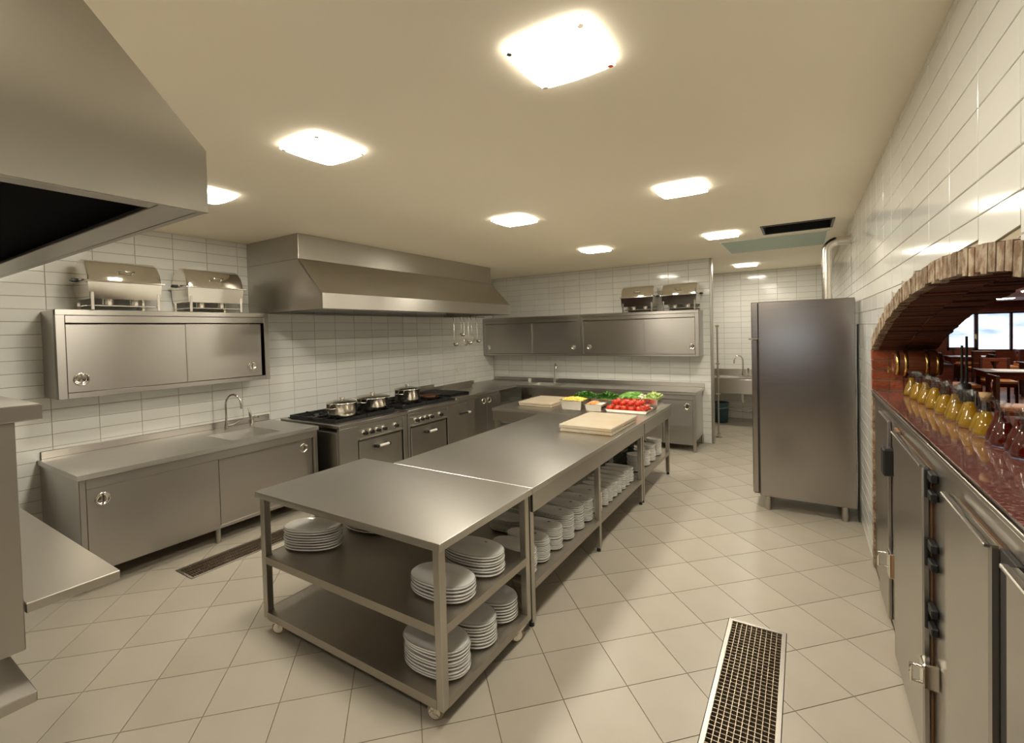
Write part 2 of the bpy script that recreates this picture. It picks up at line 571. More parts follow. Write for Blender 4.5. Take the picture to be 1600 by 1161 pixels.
# corner strip of the partition
trim = MB().box(PX - 0.004, PX + 0.030, YB - 0.006, YB + 0.106, 0, H, 0.004)
struct(trim.build('trim_1', 'steel_tube'))

# ------------------------------------------------------------------ dining room beyond the arch
DF = 0.10
DY1, DX1 = 18.5, 14.0
struct(B(6.12, DX1, -2.0, DY1 + 0.2, DF - 0.15, DF, 0).build('floor_dining', 'dining_floor'))
struct(B(6.12, DX1, -2.0, DY1 + 0.2, 2.36, 2.5, 0).build('ceiling_dining', 'dining_ceiling'))
struct(B(DX1, DX1 + 0.15, -2.0, DY1 + 0.2, -0.1, 2.5, 0).build('wall_dining_right', 'wood_red'))
struct(B(6.12, DX1, -2.15, -2.0, -0.1, 2.5, 0).build('wall_dining_front', 'wood_red'))
struct(B(5.97, 6.12, YF + 0.16, DY1 + 0.2, -0.1, 2.5, 0).build('wall_dining_left', 'wood_red'))
SILL, HEAD = 0.93, 2.03
wx = [9.03, 9.70, 10.42, 11.15, 11.88, 12.61, 13.34]       # window bays along X
wd = MB()
wd.box(6.12, DX1, DY1, DY1 + 0.15, DF - 0.1, SILL)
wd.box(6.12, DX1, DY1, DY1 + 0.15, HEAD, 2.36)
wd.box(6.12, wx[0], DY1, DY1 + 0.15, SILL, HEAD)
wd.box(wx[-1], DX1, DY1, DY1 + 0.15, SILL, HEAD)
struct(wd.build('wall_dining_back', 'wood_red'))
struct(B(6.12, DX1, DY1 - 0.16, DY1, 2.05, 2.16, 0.01).build('trim_2', 'wood_red'))
for i in range(len(wx) - 1):
    a, b = wx[i], wx[i + 1]
    f = MB()
    fr = 0.055 if i == 0 else 0.028
    f.box(a, b, DY1 + 0.02, DY1 + 0.10, SILL, SILL + (0.09 if i == 0 else 0.03))
    f.box(a, b, DY1 + 0.02, DY1 + 0.10, HEAD - 0.03, HEAD)
    f.box(a, a + fr, DY1 + 0.02, DY1 + 0.10, SILL, HEAD)
    f.box(b - fr, b, DY1 + 0.02, DY1 + 0.10, SILL, HEAD)
    wo = struct(f.build('window_%d' % (i + 1), 'wood_dark'))
    B(a + fr, b - fr, DY1 + 0.055, DY1 + 0.063, SILL + 0.03, HEAD - 0.03, 0).build('pane', 'window_glass', wo)
    if i == 0:
        m = MB().box(b - 0.05, b - 0.02, DY1 - 0.02, DY1 + 0.02, 1.28, 1.42, 0.004)
        m.cyl((b - 0.035, DY1 - 0.02, 1.36), (b - 0.035, DY1 - 0.06, 1.36), 0.012)
        m.box(b - 0.045, b - 0.025, DY1 - 0.07, DY1 - 0.05, 1.26, 1.38, 0.003)
        m.build('handle', 'brass', wo)
# rocky hillside outside
hs = MB()
nx, ny = 40, 24
vs, fs = [], []
rnd = random.Random(3)
for j in range(ny):
    for i in range(nx):
        x = -8 + 44 * i / (nx - 1)
        y = 23 + 26 * j / (ny - 1)
        z = -3.0 + 0.85 * (y - 23) + 0.55 * math.sin(x * 0.9 + y * 0.4) + rnd.uniform(-0.45, 0.45)
        vs.append((x, y, z))
for j in range(ny - 1):
    for i in range(nx - 1):
        fs.append((j * nx + i, j * nx + i + 1, (j + 1) * nx + i + 1, (j + 1) * nx + i))
hs.add(vs, fs, True)
struct(hs.build('hillside', 'rock'))

# ------------------------------------------------------------------ fittings shared by the cabinets
def round_handle(parent, c, n, r=0.048):
    """recessed round pull with a vertical bar; n = 'x' or '-y' facing"""
    m = MB()
    prof = [(r, 0.0), (r, 0.006), (r * 0.86, 0.009), (r * 0.80, 0.004), (r * 0.5, 0.0015), (0.0005, 0.001)]
    if n == 'x':
        m.lathe([(p, h) for p, h in prof], c, 24, axis='x')
        m.box(c[0] + 0.002, c[0] + 0.008, c[1] - 0.005, c[1] + 0.005, c[2] - r * 0.8, c[2] + r * 0.8)
    else:
        m.lathe([(p, -h) for p, h in prof], c, 24, axis='y')
        m.box(c[0] - 0.005, c[0] + 0.005, c[1] - 0.008, c[1] - 0.002, c[2] - r * 0.8, c[2] + r * 0.8)
    return m.build('handle', 'chrome', parent, 'polished round recessed pull')

def gooseneck(parent, base, h, reach, dirv, r=0.011):
    bx, by, bz = base
    pts = [(bx, by, bz), (bx, by, bz + h * 0.62)]
    R = reach / 2
    for i in range(1, 11):
        a = math.pi * i / 10
        pts.append((bx + dirv[0] * (R - R * math.cos(a)), by + dirv[1] * (R - R * math.cos(a)), bz + h * 0.62 + math.sin(a) * h * 0.38))
    pts.append((bx + dirv[0] * reach, by + dirv[1] * reach, bz + h * 0.5))
    MB().tube(pts, r, 10).build('spout', 'chrome', parent)

# ------------------------------------------------------------------ sink counter on the left wall
def slab_with_hole(x0, x1, y0, y1, z0, z1, hx0, hx1, hy0, hy1):
    m = MB()
    for p in minus_rects([(x0, y0), (x1, y0), (x1, y1), (x0, y1)], [(hx0, hx1, hy0, hy1)]):
        m.prism(p, 'z', z0, z1)
    return m
def basin(hx0, hx1, hy0, hy1, ztop, depth):
    m = MB()
    t = 0.004
    e = 0.03
    v = [(hx0, hy0, ztop), (hx1, hy0, ztop), (hx1, hy1, ztop), (hx0, hy1, ztop),
         (hx0 + e, hy0 + e, ztop - depth), (hx1 - e, hy0 + e, ztop - depth), (hx1 - e, hy1 - e, ztop - depth), (hx0 + e, hy1 - e, ztop - depth)]
    m.add(v, [(0, 1, 5, 4), (1, 2, 6, 5), (2, 3, 7, 6), (3, 0, 4, 7), (4, 5, 6, 7)])
    m.cyl(((hx0 + hx1) / 2, (hy0 + hy1) / 2, ztop - depth + 0.001), ((hx0 + hx1) / 2, (hy0 + hy1) / 2, ztop - depth + 0.006), 0.035)
    return m

LC0, LC1, LX = 0.69, 2.640, 0.939
t = thing('sink_counter', 'long steel sink counter with two sliding doors along the tiled wall, left of the range', 'counter', (0.47, 1.66, 0))
wt = slab_with_hole(0.004, LX, LC0, LC1, 0.842, 0.88, 0.30, 0.80, 1.83, 2.30).build('worktop', 'steel_top', t)
B(0.002, 0.022, LC0 + 0.02, LC1, 0.8805, 0.945).build('backsplash', 'steel', wt)
basin(0.30, 0.80, 1.83, 2.30, 0.874, 0.22).build('basin', 'steel_top', wt)
cb = MB()
cb.box(0.02, 0.90, LC0 + 0.012, LC0 + 0.032, 0.12, 0.842, 0.002)
cb.box(0.02, 0.90, LC1 - 0.035, LC1 - 0.012, 0.12, 0.842, 0.002)
cb.box(0.02, 0.90, LC0 + 0.03, LC1 - 0.03, 0.14, 0.165)
cb.box(0.02, 0.03, LC0 + 0.03, LC1 - 0.03, 0.165, 0.842)
cb.build('carcass', 'steel', t)
fr = MB()
fr.box(0.88, 0.925, LC0 + 0.010, LC0 + 0.048, 0.12, 0.842, 0.003)
fr.box(0.88, 0.925, LC1 - 0.05, LC1 - 0.010, 0.12, 0.842, 0.003)
fr.box(0.88, 0.925, LC0 + 0.048, LC1 - 0.05, 0.765, 0.842, 0.003)
fr.build('face_frame', 'steel', t)
d = B(0.892, 0.920, LC0 + 0.050, 1.640, 0.150, 0.764).build('door', 'steel', t)
round_handle(d, (0.920, 0.832, 0.674), 'x')
d = B(0.866, 0.890, 1.655, LC1 - 0.052, 0.150, 0.764).build('door', 'steel', t)
round_handle(d, (0.890, 2.490, 0.674), 'x')
for y in (LC0 + 0.05, 1.65, LC1 - 0.05):
    for x in (0.10, 0.84):
        MB().cyl((x, y, 0), (x, y, 0.14), 0.022).build('leg', 'steel_tube', t)
# mixer tap and second tap
t = thing('mixer_tap', 'tall chrome gooseneck tap beside the basin of the sink counter', 'tap', (0.16, 2.09, 0.88))
MB().cyl((0.16, 2.09, 0.8805), (0.16, 2.09, 0.945), 0.024, 0.020).build('body', 'chrome', t)
gooseneck(t, (0.16, 2.09, 0.945), 0.30, 0.16, (0.82, 0.57))
m = MB().cyl((0.16, 2.09, 0.925), (0.20, 2.15, 0.935), 0.012)
m.tube([(0.20, 2.15, 0.935), (0.225, 2.19, 0.965), (0.25, 2.23, 0.975)], 0.007)
m.build('lever', 'chrome', t)
t = thing('soap_tap', 'short chrome lever tap standing next to the gooseneck tap', 'tap', (0.20, 2.33, 0.88))
m = MB().cyl((0.20, 2.33, 0.8805), (0.20, 2.33, 0.955), 0.022, 0.026)
m.tube([(0.20, 2.33, 0.95), (0.25, 2.34, 0.985), (0.30, 2.35, 0.975)], 0.013)
m.build('body', 'chrome', t)
m = MB().tube([(0.20, 2.33, 0.955), (0.195, 2.32, 1.02), (0.185, 2.31, 1.075)], [0.016, 0.014, 0.008])
m.build('lever', 'chrome', t)

# ------------------------------------------------------------------ wall cabinets with sliding doors
def wall_cabinet_x(y0, y1, z0, z1, dep, split, label):
    t = thing('wall_cabinet', label, 'cabinet', (dep / 2, (y0 + y1) / 2, z0))
    c = MB()
    c.box(0.002, dep - 0.02, y0, y0 + 0.02, z0, z1, 0.002)
    c.box(0.002, dep - 0.02, y1 - 0.02, y1, z0, z1, 0.002)
    c.box(0.002, dep - 0.02, y0 + 0.02, y1 - 0.02, z0, z0 + 0.02)
    c.box(0.002, dep - 0.02, y0 + 0.02, y1 - 0.02, z1 - 0.02, z1)
    c.box(0.002, 0.01, y0 + 0.02, y1 - 0.02, z0 + 0.02, z1 - 0.02)
    c.build('carcass', 'steel', t)
    f = MB()
    f.box(dep - 0.04, dep, y0, y0 + 0.058, z0, z1, 0.003)
    f.box(dep - 0.04, dep, y1 - 0.052, y1, z0, z1, 0.003)
    f.box(dep - 0.04, dep, y0 + 0.058, y1 - 0.052, z0, z0 + 0.045, 0.003)
    f.box(dep - 0.04, dep, y0 + 0.058, y1 - 0.052, z1 - 0.105, z1 - 0.045, 0.003)
    f.box(dep - 0.04, dep + 0.004, y0, y1, z1 - 0.043, z1 + 0.004, 0.003)
    f.build('face_frame', 'steel', t)
    d = B(dep - 0.022, dep - 0.006, y0 + 0.060, split, z0 + 0.047, z1 - 0.116).build('door', 'steel', t)
    round_handle(d, (dep - 0.006, 0.898, 1.537), 'x', 0.052)
    B(dep - 0.022, dep - 0.001, split - 0.008, split + 0.002, z0 + 0.047, z1 - 0.116, 0.001).build('edge_strip', 'steel_tube', d)
    d = B(dep - 0.038, dep - 0.024, split - 0.02, y1 - 0.075, z0 + 0.047, z1 - 0.112).build('door', 'steel', t)
    round_handle(d, (dep - 0.024, 2.294, 1.537), 'x', 0.045)
    return t
wall_cabinet_x(0.753, 2.474, 1.385, 2.100, 0.354, 1.670, 'steel wall cabinet with two chafing dishes on top, hung above the sink counter')

CY = 6.998
def wall_cabinet_y(x0, x1, z0, z1, split, hx, label, rightfront):
    t = thing('wall_cabinet', label, 'cabinet', ((x0 + x1) / 2, (CY + YB) / 2, z0))
    c = MB()
    c.box(x0, x0 + 0.02, CY + 0.02, YB - 0.002, z0, z1, 0.002)
    c.box(x1 - 0.02, x1, CY + 0.02, YB - 0.002, z0, z1, 0.002)
    c.box(x0 + 0.02, x1 - 0.02, CY + 0.02, YB - 0.002, z0, z0 + 0.02)
    c.box(x0 + 0.02, x1 - 0.02, CY + 0.02, YB - 0.002, z1 - 0.02, z1)
    c.box(x0 + 0.02, x1 - 0.02, YB - 0.01, YB - 0.002, z0 + 0.02, z1 - 0.02)
    c.build('carcass', 'steel', t)
    f = MB()
    f.box(x0, x0 + 0.055, CY, CY + 0.04, z0, z1, 0.003)
    f.box(x1 - 0.055, x1, CY, CY + 0.04, z0, z1, 0.003)
    f.box(x0 + 0.055, x1 - 0.055, CY, CY + 0.04, z0, z0 + 0.035, 0.003)
    f.box(x0 + 0.055, x1 - 0.055, CY, CY + 0.04, z1 - 0.105, z1 - 0.045, 0.003)
    f.box(x0, x1, CY - 0.004, CY + 0.04, z1 - 0.043, z1 + 0.004, 0.003)
    f.build('face_frame', 'steel', t)
    for k, (a, b) in enumerate(((x0 + 0.057, split + 0.01), (split - 0.01, x1 - 0.057))):
        front = (k == 1) == rightfront
        yy = CY + (0.006 if front else 0.024)
        d = B(a, b, yy, yy + 0.014, z0 + 0.037, z1 - 0.112).build('door', 'steel', t)
        round_handle(d, (hx[k], yy, 1.537), '-y', 0.045)
        if front:
            ex = split - 0.010 if k == 1 else split
            B(ex, ex + 0.012, yy - 0.005, yy + 0.002, z0 + 0.037, z1 - 0.112, 0.001).build('edge_strip', 'steel_tube', d)
    return t
wall_cabinet_y(0.004, 2.060, 1.385, 2.094, 1.093, (0.14, 1.931), 'bare-topped steel wall cabinet in the corner over the back sink', False)
wall_cabinet_y(2.064, 4.002, 1.385, 2.094, 3.175, (2.221, 3.905), 'steel wall cabinet carrying two chafing dishes, beside the partition end', True)

# ------------------------------------------------------------------ chafing dishes
def chafing_dish():
    """long axis X, front towards -Y, base at z=0; 0.56 long"""
    t = thing('chafing_dish', 'x', 'chafing dish', (0, 0, 0), 'roll-top chafing dishes on the wall cabinets')
    L, D = 0.26, 0.175
    # lid: half barrel with rounded ends
    m = MB()
    seg, n = 14, 5
    rows = []
    for x, s in ((-L, 0.86), (-L * 0.985, 0.95), (-L * 0.94, 1.0), (L * 0.94, 1.0), (L * 0.985, 0.95), (L, 0.86)):
        rows.append([(x, -D * s * math.cos(math.pi * k / seg), 0.245 + 0.185 * s * math.sin(math.pi * k / seg)) for k in range(seg + 1)])
    vs = [p for r in rows for p in r]
    fs = [(i * (seg + 1) + k, i * (seg + 1) + k + 1, (i + 1) * (seg + 1) + k + 1, (i + 1) * (seg + 1) + k) for i in range(len(rows) - 1) for k in range(seg)]
    m.add(vs, fs, True)
    m.add(rows[0], [tuple(range(seg + 1))], False)
    m.add(rows[-1], [tuple(range(seg + 1))[::-1]], False)
    lid = m.build('lid', 'chrome', t)
    h = MB().tube([(-0.05, -0.160, 0.325), (-0.05, -0.195, 0.330), (0.05, -0.195, 0.330), (0.05, -0.160, 0.325)], 0.009)
    h.build('lid_handle', 'chrome', lid)
    m = MB().box(-L - 0.02, L + 0.02, -D - 0.02, D + 0.02, 0.232, 0.246, 0.004)
    m.build('rim', 'chrome', t)
    m = MB()
    e = 0.010
    v = [(-L, -D, 0.232), (L, -D, 0.232), (L, D, 0.232), (-L, D, 0.232), (-L + e, -D + e, 0.092), (L - e, -D + e, 0.092), (L - e, D - e, 0.092), (-L + e, D - e, 0.092)]
    m.add(v, [(3, 2, 1, 0), (0, 1, 5, 4), (1, 2, 6, 5), (2, 3, 7, 6), (3, 0, 4, 7), (4, 5, 6, 7)])
    m.build('water_pan', 'chrome', t)
    for sx in (-1, 1):
        for sy in (-1, 1):
            m = MB()
            m.box(sx * 0.232 - 0.011, sx * 0.232 + 0.011, sy * (D - 0.010) - 0.006, sy * (D - 0.010) + 0.006, 0, 0.150, 0.002)
            m.build('leg', 'chrome', t)
        m = MB().cyl((sx * (L + 0.012), 0, 0.25), (sx * (L + 0.055), 0, 0.25), 0.016)
        m.cyl((sx * (L + 0.05), -0.03, 0.25), (sx * (L + 0.05), 0.03, 0.25), 0.010)
        m.build('hinge_knob', 'black_plastic', t)
    MB().box(-0.24, 0.24, -D + 0.02, D - 0.02, 0.03, 0.042, 0.003).build('burner_shelf', 'chrome', t)
    for x in (-0.09, 0.10):
        MB().cyl((x, -0.03, 0.042), (x, -0.03, 0.095), 0.04).build('burner', 'pot_steel', t)
    return t
CZ = 2.1005 + 0.004
cf = chafing_dish()
cf.location = (0.205, 1.215, CZ)
cf.rotation_euler = (0, 0, math.pi / 2)
cf['label'] = 'roll-top chafing dish above the sink counter, on the end away from the range hood'
copy_tree(cf, None, 'roll-top chafing dish above the sink counter, next to the range hood', (0.205, 1.945, CZ), math.pi / 2)
copy_tree(cf, None, 'roll-top chafing dish on the back wall cabinet, farther from the partition end', (3.060, 7.175, CZ - 0.006), 0.02)
copy_tree(cf, None, 'roll-top chafing dish on the back wall cabinet, at the partition end', (3.72, 7.165, CZ - 0.006), -0.02)

# ------------------------------------------------------------------ extractor hoods
HZ0, HZ1, HZ2 = 2.110, 2.268, 2.639
t = thing('extractor_hood', 'long steel extractor hood over the cooking range, fixed to wall and ceiling', 'hood', (0.6, 4.19, HZ0))
hy0, hy1 = 2.456, 5.919
B(0.003, 0.967, hy0, hy1, HZ2, H - 0.002, 0.003).build('upper_box', 'steel_hood', t)
sl = MB()
q = 0.012
sl.add([(0.967, hy0, HZ2), (0.967, hy1, HZ2), (1.325, hy1, HZ1), (1.325, hy0, HZ1), (0.967 - q, hy0, HZ2 - 0.01), (0.967 - q, hy1, HZ2 - 0.01), (1.325 - q, hy1, HZ1 - 0.01), (1.325 - q, hy0, HZ1 - 0.01)],
       [(0, 1, 2, 3), (7, 6, 5, 4), (0, 4, 5, 1), (1, 5, 6, 2), (2, 6, 7, 3), (3, 7, 4, 0)])
sl.build('sloped_panel', 'steel_hood', t)
B(1.313, 1.333, hy0, hy1, HZ0, HZ1, 0.003).build('front_band', 'steel_hood', t)
for ya, yb in ((hy0, hy0 + 0.012), (hy1 - 0.012, hy1)):
    MB().prism([(0.003, HZ0), (1.314, HZ0), (1.314, HZ1 - 0.004), (0.960, HZ2 - 0.001), (0.003, HZ2 - 0.001)], 'y', ya, yb).build('side_panel', 'steel_hood', t)
m = MB()
m.box(0.014, 1.312, hy0 + 0.012, hy1 - 0.012, HZ0 + 0.14, HZ0 + 0.15)
m.build('filter_bank', 'hood_filter', t)
m = MB().box(1.215, 1.313, hy0 + 0.012, hy1 - 0.012, HZ0, HZ0 + 0.012, 0.002)
m.box(0.014, 0.08, hy0 + 0.012, hy1 - 0.012, HZ0, HZ0 + 0.012, 0.002)
m.build('grease_gutter', 'steel_hood', t)
# rail and ladles under the far end of that hood
t2 = B(0.95, 0.97, 4.72, 5.70, 2.075, 2.085, 0.001).build('hanging_rail', 'black_iron', t)
def ladle(yy, length, kind, xx, lab, roty):
    t = thing('ladle' if kind == 'ladle' else 'skimmer', lab, 'ladle' if kind == 'ladle' else 'skimmer', (xx, yy, 2.07), 'utensils hanging under the hood')
    m = MB().tube([(xx + 0.005, yy, 2.100), (xx - 0.012, yy, 2.098), (xx - 0.016, yy, 2.07), (xx, yy, 2.03), (xx, yy, 2.07 - length)], 0.006, 6)
    m.build('handle', 'pot_steel', t)
    z = 2.07 - length
    m = MB()
    if kind == 'ladle':
        m.lathe([(0.001, 0), (0.025, 0.003), (0.042, 0.018), (0.046, 0.042), (0.044, 0.042), (0.040, 0.020), (0.024, 0.007), (0.001, 0.004)], (xx + 0.03, yy, z - 0.035), 16)
    else:
        m.lathe([(0.001, 0.0), (0.03, 0.004), (0.052, 0.014), (0.053, 0.017), (0.03, 0.008), (0.001, 0.004)], (xx + 0.012, yy, z - 0.045), 16, axis='x')
    m.build('bowl', 'pot_steel', t)
for yy, ln, kd, lb in ((4.93, 0.39, 'ladle', 'steel ladle hanging apart from the others under the hood'),
                       (5.10, 0.25, 'ladle', 'steel ladle on a short handle hanging under the hood'),
                       (5.175, 0.33, 'skimmer', 'flat steel skimmer hanging between the ladles under the hood'),
                       (5.278, 0.38, 'ladle', 'steel ladle with a long handle behind the flat skimmer'),
                       (5.36, 0.28, 'skimmer', 'steel skimmer hanging near the end of the row of utensils'),
                       (5.50, 0.36, 'ladle', 'steel ladle at the end of the row, nearest the back wall')):
    ladle(yy, ln, kd, 0.96, lb, 0)

# hood beside the camera, front towards +Y, end face towards +X
NX, NY0 = 4.10, 0.141
nz0, nz1, nz2 = 2.141, 2.291, 2.640
sy = NY0 - (nz2 - nz1) * 0.936
t = thing('corner_hood', 'big steel extractor hood with a dark open underside, above the low worktop', 'hood', (2.2, -0.5, nz0))
def endp(x0, x1):
    return MB().prism([(YN + 0.003, nz0), (NY0, nz0), (NY0, nz1), (sy, nz2), (YN + 0.003, nz2)], 'x', x0, x1)
endp(NX - 0.012, NX).build('side_panel', 'steel_corner_hood', t)
endp(0.30, 0.312).build('side_panel', 'steel_hood', t)
B(0.312, NX - 0.012, NY0 - 0.02, NY0, nz0, nz1, 0.002).build('front_band', 'steel_hood', t)
m = MB()
m.add([(x, y, z) for x in (0.312, NX - 0.012) for y, z in ((NY0, nz1), (sy, nz2), (sy - 0.01, nz2 - 0.012), (NY0 - 0.012, nz1 - 0.008))],
      [(0, 1, 5, 4), (1, 2, 6, 5), (2, 3, 7, 6), (3, 0, 4, 7), (0, 3, 2, 1), (4, 5, 6, 7)])
m.build('sloped_panel', 'steel_hood', t)
B(0.30, NX, YN + 0.003, sy, nz2 + 0.001, H - 0.002, 0.003).build('upper_box', 'steel_hood', t)
m = MB().box(0.312, NX - 0.012, NY0 - 0.10, NY0 - 0.02, nz0, nz0 + 0.012, 0.002)
m.box(NX - 0.06, NX - 0.012, YN + 0.01, NY0 - 0.10, nz0, nz0 + 0.012, 0.002)
m.build('grease_gutter', 'steel_hood', t)
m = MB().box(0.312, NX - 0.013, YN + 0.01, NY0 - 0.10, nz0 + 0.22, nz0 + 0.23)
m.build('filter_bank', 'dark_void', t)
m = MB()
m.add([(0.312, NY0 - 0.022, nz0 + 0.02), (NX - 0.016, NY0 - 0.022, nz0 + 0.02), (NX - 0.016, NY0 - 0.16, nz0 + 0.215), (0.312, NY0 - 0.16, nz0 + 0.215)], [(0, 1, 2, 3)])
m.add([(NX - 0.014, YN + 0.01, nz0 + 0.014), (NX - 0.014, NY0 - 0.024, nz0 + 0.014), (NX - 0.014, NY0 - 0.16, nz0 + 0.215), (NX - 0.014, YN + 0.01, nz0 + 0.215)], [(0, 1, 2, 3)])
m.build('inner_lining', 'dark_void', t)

# ------------------------------------------------------------------ work table and oven under that hood
t = thing('low_worktop', 'plain steel worktop with a folded front edge, in front of the tall oven', 'worktop', (2.2, 0.15, 0))
B(0.95, 2.980, 0.012, 0.283, 0.872, 0.908, 0.003).build('top', 'steel_tube', t)
for x in (1.0, 1.9):
    B(x, x + 0.04, 0.03, 0.07, 0, 0.872, 0.003).build('leg', 'steel_tube', t)
t = thing('deck_oven', 'tall steel deck oven with an overhanging top, under the big hood', 'oven', (2.3, -0.6, 0))
B(1.60, 2.983, YN + 0.02, -0.302, 0.755, 1.560, 0.004).build('body', 'steel_dark', t)
B(2.55, 2.983, -0.301, 0.002, 0.912, 1.560, 0.004).build('front_module', 'steel_dark', t)
B(2.984, 3.002, -1.18, 0.004, 0.755, 1.560, 0.003).build('side_sheet', 'steel_dark', t)
B(1.56, 3.030, YN + 0.01, 0.068, 1.562, 1.618, 0.004).build('top', 'steel', t)
B(1.60, 3.20, YN + 0.02, -0.013, 0.664, 0.700, 0.003).build('lower_shelf', 'steel', t)
for x in (1.62, 2.93):
    for y in (YN + 0.04, -0.38):
        B(x, x + 0.045, y, y + 0.045, 0, 0.755, 0.003).build('leg', 'steel_tube', t)

# ------------------------------------------------------------------ cooking range
def cooking_range(y0, y1, oy0, oy1, ky, hy, label):
    X = 1.168
    t = thing('cooking_range', label, 'range', (0.65, (y0 + y1) / 2, 0), 'gas ranges in the cooking line')
    B(0.12, X - 0.05, y0 + 0.003, y1 - 0.003, 0.10, 0.80, 0.003).build('body', 'steel_dark', t)
    m = MB()
    m.box(X - 0.048, X - 0.004, y0 + 0.003, oy0 - 0.02, 0.12, 0.838, 0.004)
    m.box(X - 0.048, X - 0.004, oy1 + 0.02, y1 - 0.003, 0.12, 0.838, 0.004)
    m.box(X - 0.048, X - 0.008, oy0 - 0.02, oy1 + 0.02, 0.795, 0.838, 0.003)
    m.build('front_panel', 'steel', t)
    m = MB().box(0.10, X, y0, y1, 0.842, 0.884, 0.006)
    m.build('hob_top', 'steel', t)
    m = MB().box(0.17, X - 0.12, y0 + 0.05, y1 - 0.05, 0.884, 0.890, 0.002)
    m.build('burner_tray', 'black_iron', t)
    cp = B(X - 0.040, X - 0.012, oy0 - 0.018, oy1 + 0.018, 0.672, 0.792, 0.004).build('control_panel', 'steel_dark', t)
    MB().box(X - 0.012, X + 0.016, oy0 - 0.005, oy1 + 0.005, 0.676, 0.692, 0.003).build('guard_lip', 'steel', cp)
    for y in ky:
        k = MB().cyl((X - 0.012, y, 0.742), (X + 0.004, y, 0.742), 0.032, seg=18).build('knob_collar', 'chrome', cp)
        k2 = MB().cyl((X + 0.004, y, 0.742), (X + 0.034, y, 0.742), 0.023, 0.019, seg=16)
        k2.box(X + 0.034, X + 0.040, y - 0.004, y + 0.004, 0.724, 0.760)
        k2.build('knob', 'black_plastic', cp)
    d = B(X - 0.044, X - 0.012, oy0, oy1, 0.17, 0.655, 0.005).build('oven_door', 'steel', t)
    m = MB().cyl((X + 0.035, hy - 0.055, 0.565), (X + 0.035, hy + 0.085, 0.565), 0.016)
    m.build('handle', 'white_knob', d)
    for y in (hy - 0.075, hy + 0.10):
        MB().box(X - 0.012, X + 0.05, y - 0.02, y + 0.012, 0.548, 0.582, 0.005).build('handle_bracket', 'black_plastic', d)
    for y in (y0 + 0.05, y1 - 0.05):
        for x in (0.2, X - 0.09):
            MB().cyl((x, y, 0), (x, y, 0.1), 0.025).build('leg', 'steel_tube', t)
    # pan supports: four per range
    for ix in range(2):
        for iy in range(2):
            gx0, gx1 = 0.20 + 0.42 * ix, 0.20 + 0.42 * ix + 0.40
            gy0 = y0 + 0.06 + (y1 - y0 - 0.12) / 2 * iy
            gy1 = gy0 + (y1 - y0 - 0.12) / 2 - 0.012
            cx, cy = (gx0 + gx1) / 2, (gy0 + gy1) / 2
            m = MB()
            for a, b in ((gx0, gx0 + 0.016), (gx1 - 0.016, gx1)):
                m.box(a, b, gy0, gy1, 0.890, 0.922)
            for a, b in ((gy0, gy0 + 0.016), (gy1 - 0.016, gy1)):
                m.box(gx0 + 0.016, gx1 - 0.016, a, b, 0.890, 0.922)
            for dx, dy in ((1, 0), (-1, 0), (0, 1), (0, -1)):
                if dx:
                    xa, xb = sorted((cx + dx * 0.05, gx1 if dx > 0 else gx0))
                    m.box(xa, xb, cy - 0.008, cy + 0.008, 0.905, 0.930)
                else:
                    ya, yb = sorted((cy + dy * 0.05, gy1 if dy > 0 else gy0))
                    m.box(cx - 0.008, cx + 0.008, ya, yb, 0.905, 0.930)
            g = m.build('pan_support', 'black_iron', t)
            MB().cyl((cx, cy, 0.890), (cx, cy, 0.908), 0.055, 0.045, seg=16).build('burner', 'black_iron', g)
    return t
cooking_range(2.722, 3.727, 2.985, 3.632, (3.06, 3.155, 3.25, 3.345, 3.53), 3.29, 'steel gas range with oven, next to the sink counter')
cooking_range(3.731, 4.735, 3.790, 4.468, (3.885, 3.977, 4.066, 4.159, 4.343), 4.13, 'steel gas range with oven, next to the grill')

def pot(c, r, h, label, lid=1.0, knob=True):
    t = thing('cooking_pot', label, 'pot', c, 'lidded pots on the range')
    x, y, z = c
    m = MB().lathe([(0.001, 0), (r * 0.86, 0), (r * 0.95, 0.012), (r, 0.04), (r, h), (r + 0.006, h + 0.003), (r - 0.004, h + 0.003), (r - 0.004, 0.03), (0.001, 0.006)], c, 32)
    m.build('body', 'pot_steel', t)
    L = MB().lathe([(r * lid + 0.004, h + 0.004), (r * lid + 0.004, h + 0.010), (r * lid * 0.9, h + 0.020), (r * 0.5, h + 0.034), (0.001, h + 0.040)], c, 32).build('lid', 'pot_steel', t)
    MB().lathe([(0.014, h + 0.037), (0.016, h + 0.048), (0.030, h + 0.052), (0.028, h + 0.060), (0.001, h + 0.062)], c, 14).build('knob', 'pot_steel', L)
    for s, a in ((1, 0.5), (-1, 0.5)):
        dx, dy = s * math.cos(a + 1.25), s * math.sin(a + 1.25)
        px, py = -dy, dx
        m = MB().tube([(x + dx * (r - 0.002) + px * 0.05, y + dy * (r - 0.002) + py * 0.05, z + h * 0.72),
                       (x + dx * (r + 0.045) + px * 0.045, y + dy * (r + 0.045) + py * 0.045, z + h * 0.74),
                       (x + dx * (r + 0.045) - px * 0.045, y + dy * (r + 0.045) - py * 0.045, z + h * 0.74),
                       (x + dx * (r - 0.002) - px * 0.05, y + dy * (r - 0.002) - py * 0.05, z + h * 0.72)], 0.008)
        m.build('handle', 'pot_steel', t)
pot((0.885, 2.985, 0.9305), 0.165, 0.145, 'steel pot with a domed lid on the burner nearest the sink counter')
pot((0.80, 3.50, 0.9305), 0.185, 0.135, 'widest steel pot with an overhanging lid on the range, between the other two pots', 1.12)
pot((0.80, 4.10, 0.9305), 0.165, 0.165, 'tallest steel pot on the range, nearest the grill')
